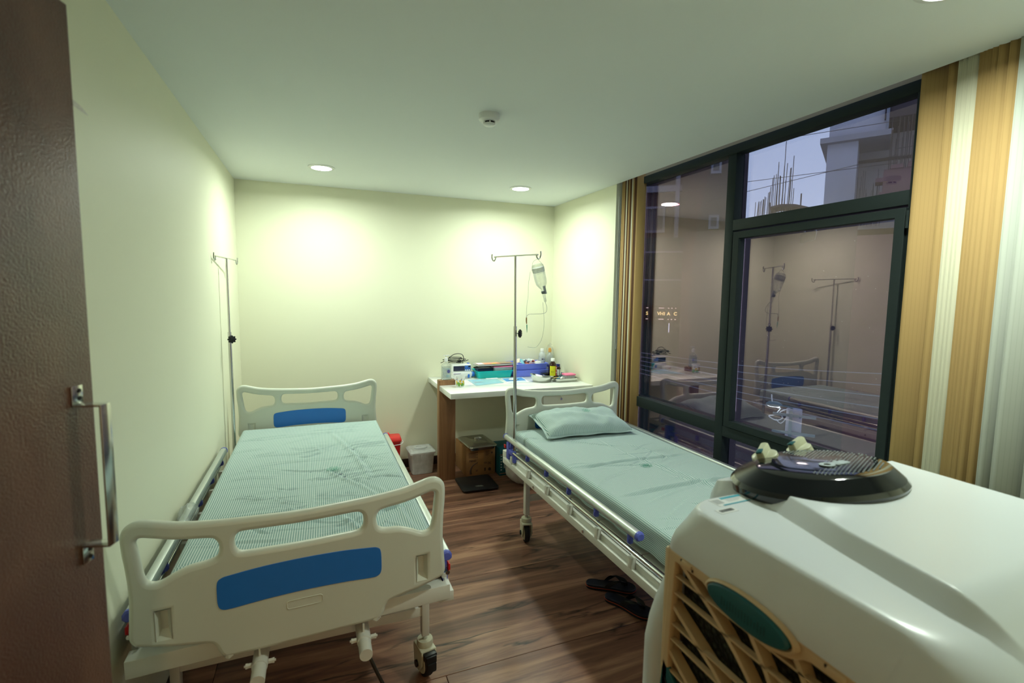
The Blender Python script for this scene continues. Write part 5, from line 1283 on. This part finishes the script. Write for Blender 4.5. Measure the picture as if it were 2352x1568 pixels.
# stickers on the rim
lb1 = MB().box(-.045, .036, -.0155, .0155, 0, .0004, mat=M['white']).box(-.018, .036, .008, .0155, .0003, .0007, mat=pmat('teal_print', (70, 165, 185), .4)).box(-.034, .036, -.0155, -.0115, .0003, .0007, mat=bpy.data.materials['teal_print'])
for k in range(3): lb1.box(-.012, .030 - .008 * k, .004 - k * .004, .005 - k * .004, .0003, .0006, mat=pmat('pale_grey_print', (175, 178, 180), .5) if 'pale_grey_print' not in bpy.data.materials else bpy.data.materials['pale_grey_print'])
lb1.box(-.042, -.024, -.006, .012, .0003, .0006, mat=bpy.data.materials['pale_grey_print'])
o = lb1.build('rating_sticker', None, ac); o.location = (.757 - CX, .712 - CY, 1.2812); o.rotation_euler = (0, 0, .03)
lb2 = MB().box(-.022, .022, -.009, .009, 0, .0004, mat=M['white'])
xx = -.016
while xx < .016:
    wd = rr_.uniform(.0006, .002); lb2.box(xx, xx + wd, -.004, .005, .0003, .0006, mat=M['black']); xx += wd + rr_.uniform(.0006, .0014)
o = lb2.build('barcode_sticker', None, ac); o.location = (.711 - CX, .678 - CY, 1.2812); o.rotation_euler = (0, 0, .05)
for sx in (.70, 1.29):
    for sy in (.40, .70):
        o = MB().lathe([(0, -.012), (.038, -.012), (.042, -.006), (.042, .006), (.038, .012), (0, .012)], 20, M=RX(PI / 2)).box(-.02, .02, -.016, .016, .02, .062, bev=.003).build('wheel', M['black'], ac)
        o.location = (sx - CX, sy - CY, .042)

# ================================================================== outside the window
# street far below and buildings across it
st = struct(box_obj('street', (2.8, 60, -30, 60, -9.2, -9.0), M['street']))
def facing(az): return math.radians(90 - az)     # heading (from +Y clockwise) to rotation of a local +y axis
def place(t, az, D, z=0):
    t.location = (D * math.sin(math.radians(az)), D * math.cos(math.radians(az)), z); t.rotation_euler = (0, 0, -math.radians(az)); return t
# residential block, seen through the left pane (local x to the right, local y away from the viewer)
bA = thing('apartment_building', 'dark brown apartment block with white trimmed windows behind the left pane', 'building')
place(bA, 41, 26, -9)
MB().box(-14, 2.55, 0, 8, 0, 18.6).build('wall', M['outer_dark'], bA)
MB().box(-14.3, 2.75, -.4, 8, 18.6, 18.9).build('roof', M['far_trim'], bA)
FG = M['far_glass']; LW = emis('lit_window_far', (.8, .9, 1, 1), .5)
def far_window(wx, z0, ww, hh, glass, parent=bA):
    o_ = MB()
    for (a0, a1, b0, b1) in ((-ww - .10, ww + .10, hh, hh + .12), (-ww - .10, ww + .10, -.12, 0), (-ww - .10, -ww, 0, hh), (ww, ww + .10, 0, hh)):
        o_.box(wx + a0, wx + a1, -.16, .02, z0 + b0, z0 + b1)
    wf = o_.build('window_frame', M['far_trim'], parent)
    MB().box(wx - ww, wx + ww, -.04, .03, z0, z0 + hh).build('window_pane', glass, wf)
for z0 in (14.0, 16.6):
    MB().box(-14, -.35, -.18, 0, z0 - .75, z0 - .45).build('floor_band', M['far_trim'], bA)
    for wx in (-9.6, -6.4, -3.9, -1.75): far_window(wx, z0, .55, 1.05, FG)
    far_window(1.15, z0 + .1, .13, .42, FG); far_window(2.1, z0, .11, .38, LW)
for wx in (-.55, -2.9): MB().box(wx - .10, wx + .10, -.3, 0, 11.0, 18.6).build('pilaster', M['far_trim'], bA)
# netted storey and lit shop sign low down
bN = thing('shop_building', 'dark shopfront with green netting and a lit yellow sign behind the left pane', 'building'); place(bN, 38.5, 23, -9)
MB().box(-9, 3.0, 0, 1.0, 0, 13.3).build('wall', M['net'], bN)
for k in range(4): MB().box(-6.2 + k * 2.6, -6.13 + k * 2.6, -.5, -.43, 0, 13).build('scaffold_pole', M['rust'], bN)
for z_ in (11.4, 12.6): MB().box(-9, 3.0, -.55, -.48, z_, z_ + .06).build('scaffold_rail', M['far_trim'], bN)
sgn = MB().box(-.75, .95, -.35, 0, 9.62, 10.30).build('sign_board', pmat('sign_black', (26, 16, 14), .6), bN)
ey = emis('sign_yellow', (1, .72, .10, 1), 1.6); ew = emis('sign_strip', (1, .72, .5, 1), .9)
for z_ in (10.19, 9.70):
    for (a0, a1) in ((-.62, -.52), (-.08, .14), (.30, .36), (.44, .50), (.60, .66)): MB().box(a0, a1, -.40, -.36, z_, z_ + .035).build('light_strip', ew, sgn)
for tx_, x_ in (('S', -.57), ('VH', .00), ('I', .17), ('A', .34), ('C', .62)): text_mesh('sign_lettering', tx_, .20, ey, sgn, M=T(x_, -.40, 9.96) @ RX(PI / 2), ext=.01, bold=.006)
MB().box(.36, .39, -.42, -.38, 9.15, 9.55).build('tube_lamp', emis('far_tube', (.8, .9, 1, 1), 1.4), bN)
# unfinished concrete building with starter bars
bC = thing('unfinished_building', 'grey unfinished concrete building with reinforcing bars behind the upper right pane', 'building'); place(bC, 57.6, 15, -9)
MB().box(-1.10, -.46, 0, 5, 12.55, 14.55).build('wall', M['concrete2'], bC)
MB().box(-2.6, 5.0, .4, 5, 0, 12.30).build('wall', M['brick'], bC)
MB().box(-1.25, .20, -.20, 5, 14.55, 14.68).build('floor_slab', M['concrete'], bC)
MB().box(-1.08, .05, .05, 5, 14.68, 17.5).build('wall', M['concrete2'], bC)
MB().box(-.46, 5.0, 1.3, 5, 12.55, 15.1).build('wall', M['concrete'], bC)
MB().box(.02, 5.0, -.1, 1.3, 14.95, 16.4).build('roof_beam', M['outer_dark'], bC)
MB().box(.05, .11, -.15, -.09, 14.6, 17).build('drain_pipe', M['far_trim'], bC)
MB().box(-.46, 1.8, .9, .98, 14.20, 14.27).build('rail', M['rust'], bC)
MB().box(.08, .85, -.9, -.3, 13.05, 13.60).build('brick_pier', M['brick'], bC)
for (a0, a1, z0, z1) in ((-.06, .16, 13.33, 13.42), (.20, .42, 13.60, 13.68), (.5, .72, 13.60, 13.72), (.02, .2, 13.0, 13.1)): MB().box(a0, a1, -.95, -.5, z0, z1).build('loose_brick', M['brick'], bC)
rr_ = random.Random(5)
for k in range(16):
    x_ = .16 + k * .040 + rr_.uniform(-.01, .01)
    MB().tube([(x_, -.6 + rr_.uniform(-.2, .2), 13.5), (x_ + rr_.uniform(-.02, .02), -.6, 14.55 + rr_.uniform(-.3, .3))], .009, seg=5).build('reinforcing_bar', M['rust'], bC)
MB().tube([(.25, -.6, 14.1), (.8, -.6, 14.12)], .008, seg=5).build('tie_bar', M['rust'], bC)
for k in range(16):
    x_ = -.44 + k * .034 + rr_.uniform(-.01, .01)
    MB().tube([(x_, .2 + rr_.uniform(-.2, .1), 12.5), (x_ + rr_.uniform(-.02, .02), .2, 13.5 + rr_.uniform(-.3, .4))], .006, seg=5).build('reinforcing_bar', M['rust'], bC)
# nearer platform with a cluster of bars against the sky
pf = thing('rebar_platform', 'rusty platform with a cluster of tall reinforcing bars against the pale sky', 'structure'); place(pf, 49.8, 12, -9)
MB().box(-2.0, 1.4, .3, 1.5, 0, 12.22).build('wall', M['outer_dark'], pf)
c_ = MB()
c_.loft([[(x_, y_, z_ + dz_) for (y_, dz_) in ((-.15, 0), (-.15, .045), (.5, .045), (.5, 0))] for x_, z_ in ((-.20, 12.56), (0, 12.60), (.25, 12.58), (.45, 12.52), (.66, 12.44))], smooth=False)
c_.build('platform_slab', M['rust'], pf)
MB().box(-.23, -.20, -.2, -.17, 12.0, 12.68).build('prop', M['rust'], pf); MB().box(.335, .36, -.2, -.17, 12.0, 12.82).build('prop', M['rust'], pf)
MB().box(-.20, .3, -.18, -.15, 12.44, 12.47).build('rail', M['rust'], pf)
for k in range(30):
    x_ = -.50 + k * .0235 + rr_.uniform(-.015, .015); tall = 12.75 + 1.1 * math.exp(-((x_ - .03) / .24) ** 2) * rr_.uniform(.35, 1.2)
    MB().tube([(x_, .1 + rr_.uniform(-.2, .2), 12.0), (x_ + rr_.uniform(-.01, .045), .1, tall)], .007, seg=5).build('reinforcing_bar', M['rust'], pf)
# overhead lines
ol = thing('power_line', 'bundle of overhead power cables sagging across the outside of the window', 'cable', (5.0, 4.6, .8))
for k in range(6):
    a = Vector((4.3, 7.0, .86 - .05 * k)); b = Vector((6.6, 3.0, .86 - .16 * k)); mid = (a + b) / 2 - Vector((0, 0, .10 - .01 * k))
    MB().tube([p - Vector((5.0, 4.6, .8)) for p in catmull([a, mid, b], 10, False)], .006, seg=5).build('wire', M['far_trim'], ol)
sk = thing('power_line', 'thin wires crossing the pale sky in the upper pane', 'cable', (9, 7.8, 4.2))
for (z0, z1) in ((4.15, 4.35), (4.95, 5.15), (3.75, 4.5)):
    MB().tube([Vector((7.9, 9.4, z0)) - Vector((9, 7.8, 4.2)), Vector((10.6, 6.4, z1)) - Vector((9, 7.8, 4.2))], .006, seg=5).build('wire', M['rust'], sk)
pl = thing('utility_pole', 'concrete utility pole with metal crossarms and a street lamp below the sash', 'pole', (4.76, 3.70, -9.0))
MB().lathe([(.12, 0), (.075, 9.50), (0, 9.50)], 16).build('pole', M['concrete2'], pl)
gal = pmat('galvanised_steel', (120, 140, 138), .5)
for z_ in (9.43, 9.36 - .12): 
    o = MB().box(-.20, .20, -.10, -.075, z_, z_ + .028, bev=.003).build('crossarm', gal, pl); o.rotation_euler = (0, 0, -math.radians(52))
o = MB().box(-.045, -.015, -.115, -.09, 9.12, 9.50, bev=.003).build('bracket', gal, pl); o.rotation_euler = (0, 0, -math.radians(52))
o = MB().tube([(0, 0, 0)] + [tuple(v) for v in catmull([(.01, -.005, -.005), (-.05, .02, .04), (-.10, .08, .045), (-.16, .14, .04)], 4, False)], .008, seg=6).build('lamp_arm', gal, pl); o.location = (0, 0, 9.48)
lh = MB().lathe([(0, -.012), (.075, -.008), (.08, 0), (.06, .02), (0, .03)], 20, mat=gal, M=Matrix.Diagonal((1, .5, 1, 1))).lathe([(0, -.014), (.07, -.012), (.07, -.008), (0, -.008)], 20, mat=emis('street_lamp_glow', (.85, 1, .95, 1), 9), M=T(0, 0, -.001) @ Matrix.Diagonal((1, .5, 1, 1)))
o = lh.build('lamp_head', None, pl); o.location = (-.14, .14, 9.535); o.rotation_euler = (math.radians(30), 0, math.radians(-52))
wc = MB().tube(catmull([(-.16, .16, 9.64), (-.15, .15, 9.55), (-.11, .12, 9.50), (-.09, .10, 9.49), (-.13, .13, 9.42), (-.17, .17, 9.40), (-.12, .12, 9.36), (-.07, .08, 9.39), (-.09, .10, 9.45), (-.03, .04, 9.49), (-.05, .05, 9.40), (-.08, .09, 9.33), (-.12, .12, 9.37)], 6, False), .006, seg=6)
wc.build('service_cable', M['white'], pl)
wp = MB().poly([(-.045, -.018), (.040, -.030), (.045, .010), (.02, .030), (-.055, .030)], .004, M=RZ(PI / 2) @ RX(PI / 2), bev=.0008).box(-.004, .004, -.05, -.04, .02, .09).box(-.004, .004, .015, .025, .02, .09).build('metal_plate', pmat('white_plate', (190, 205, 215), .5), win)
wp.location = (2.53, 1.96, 2.02)
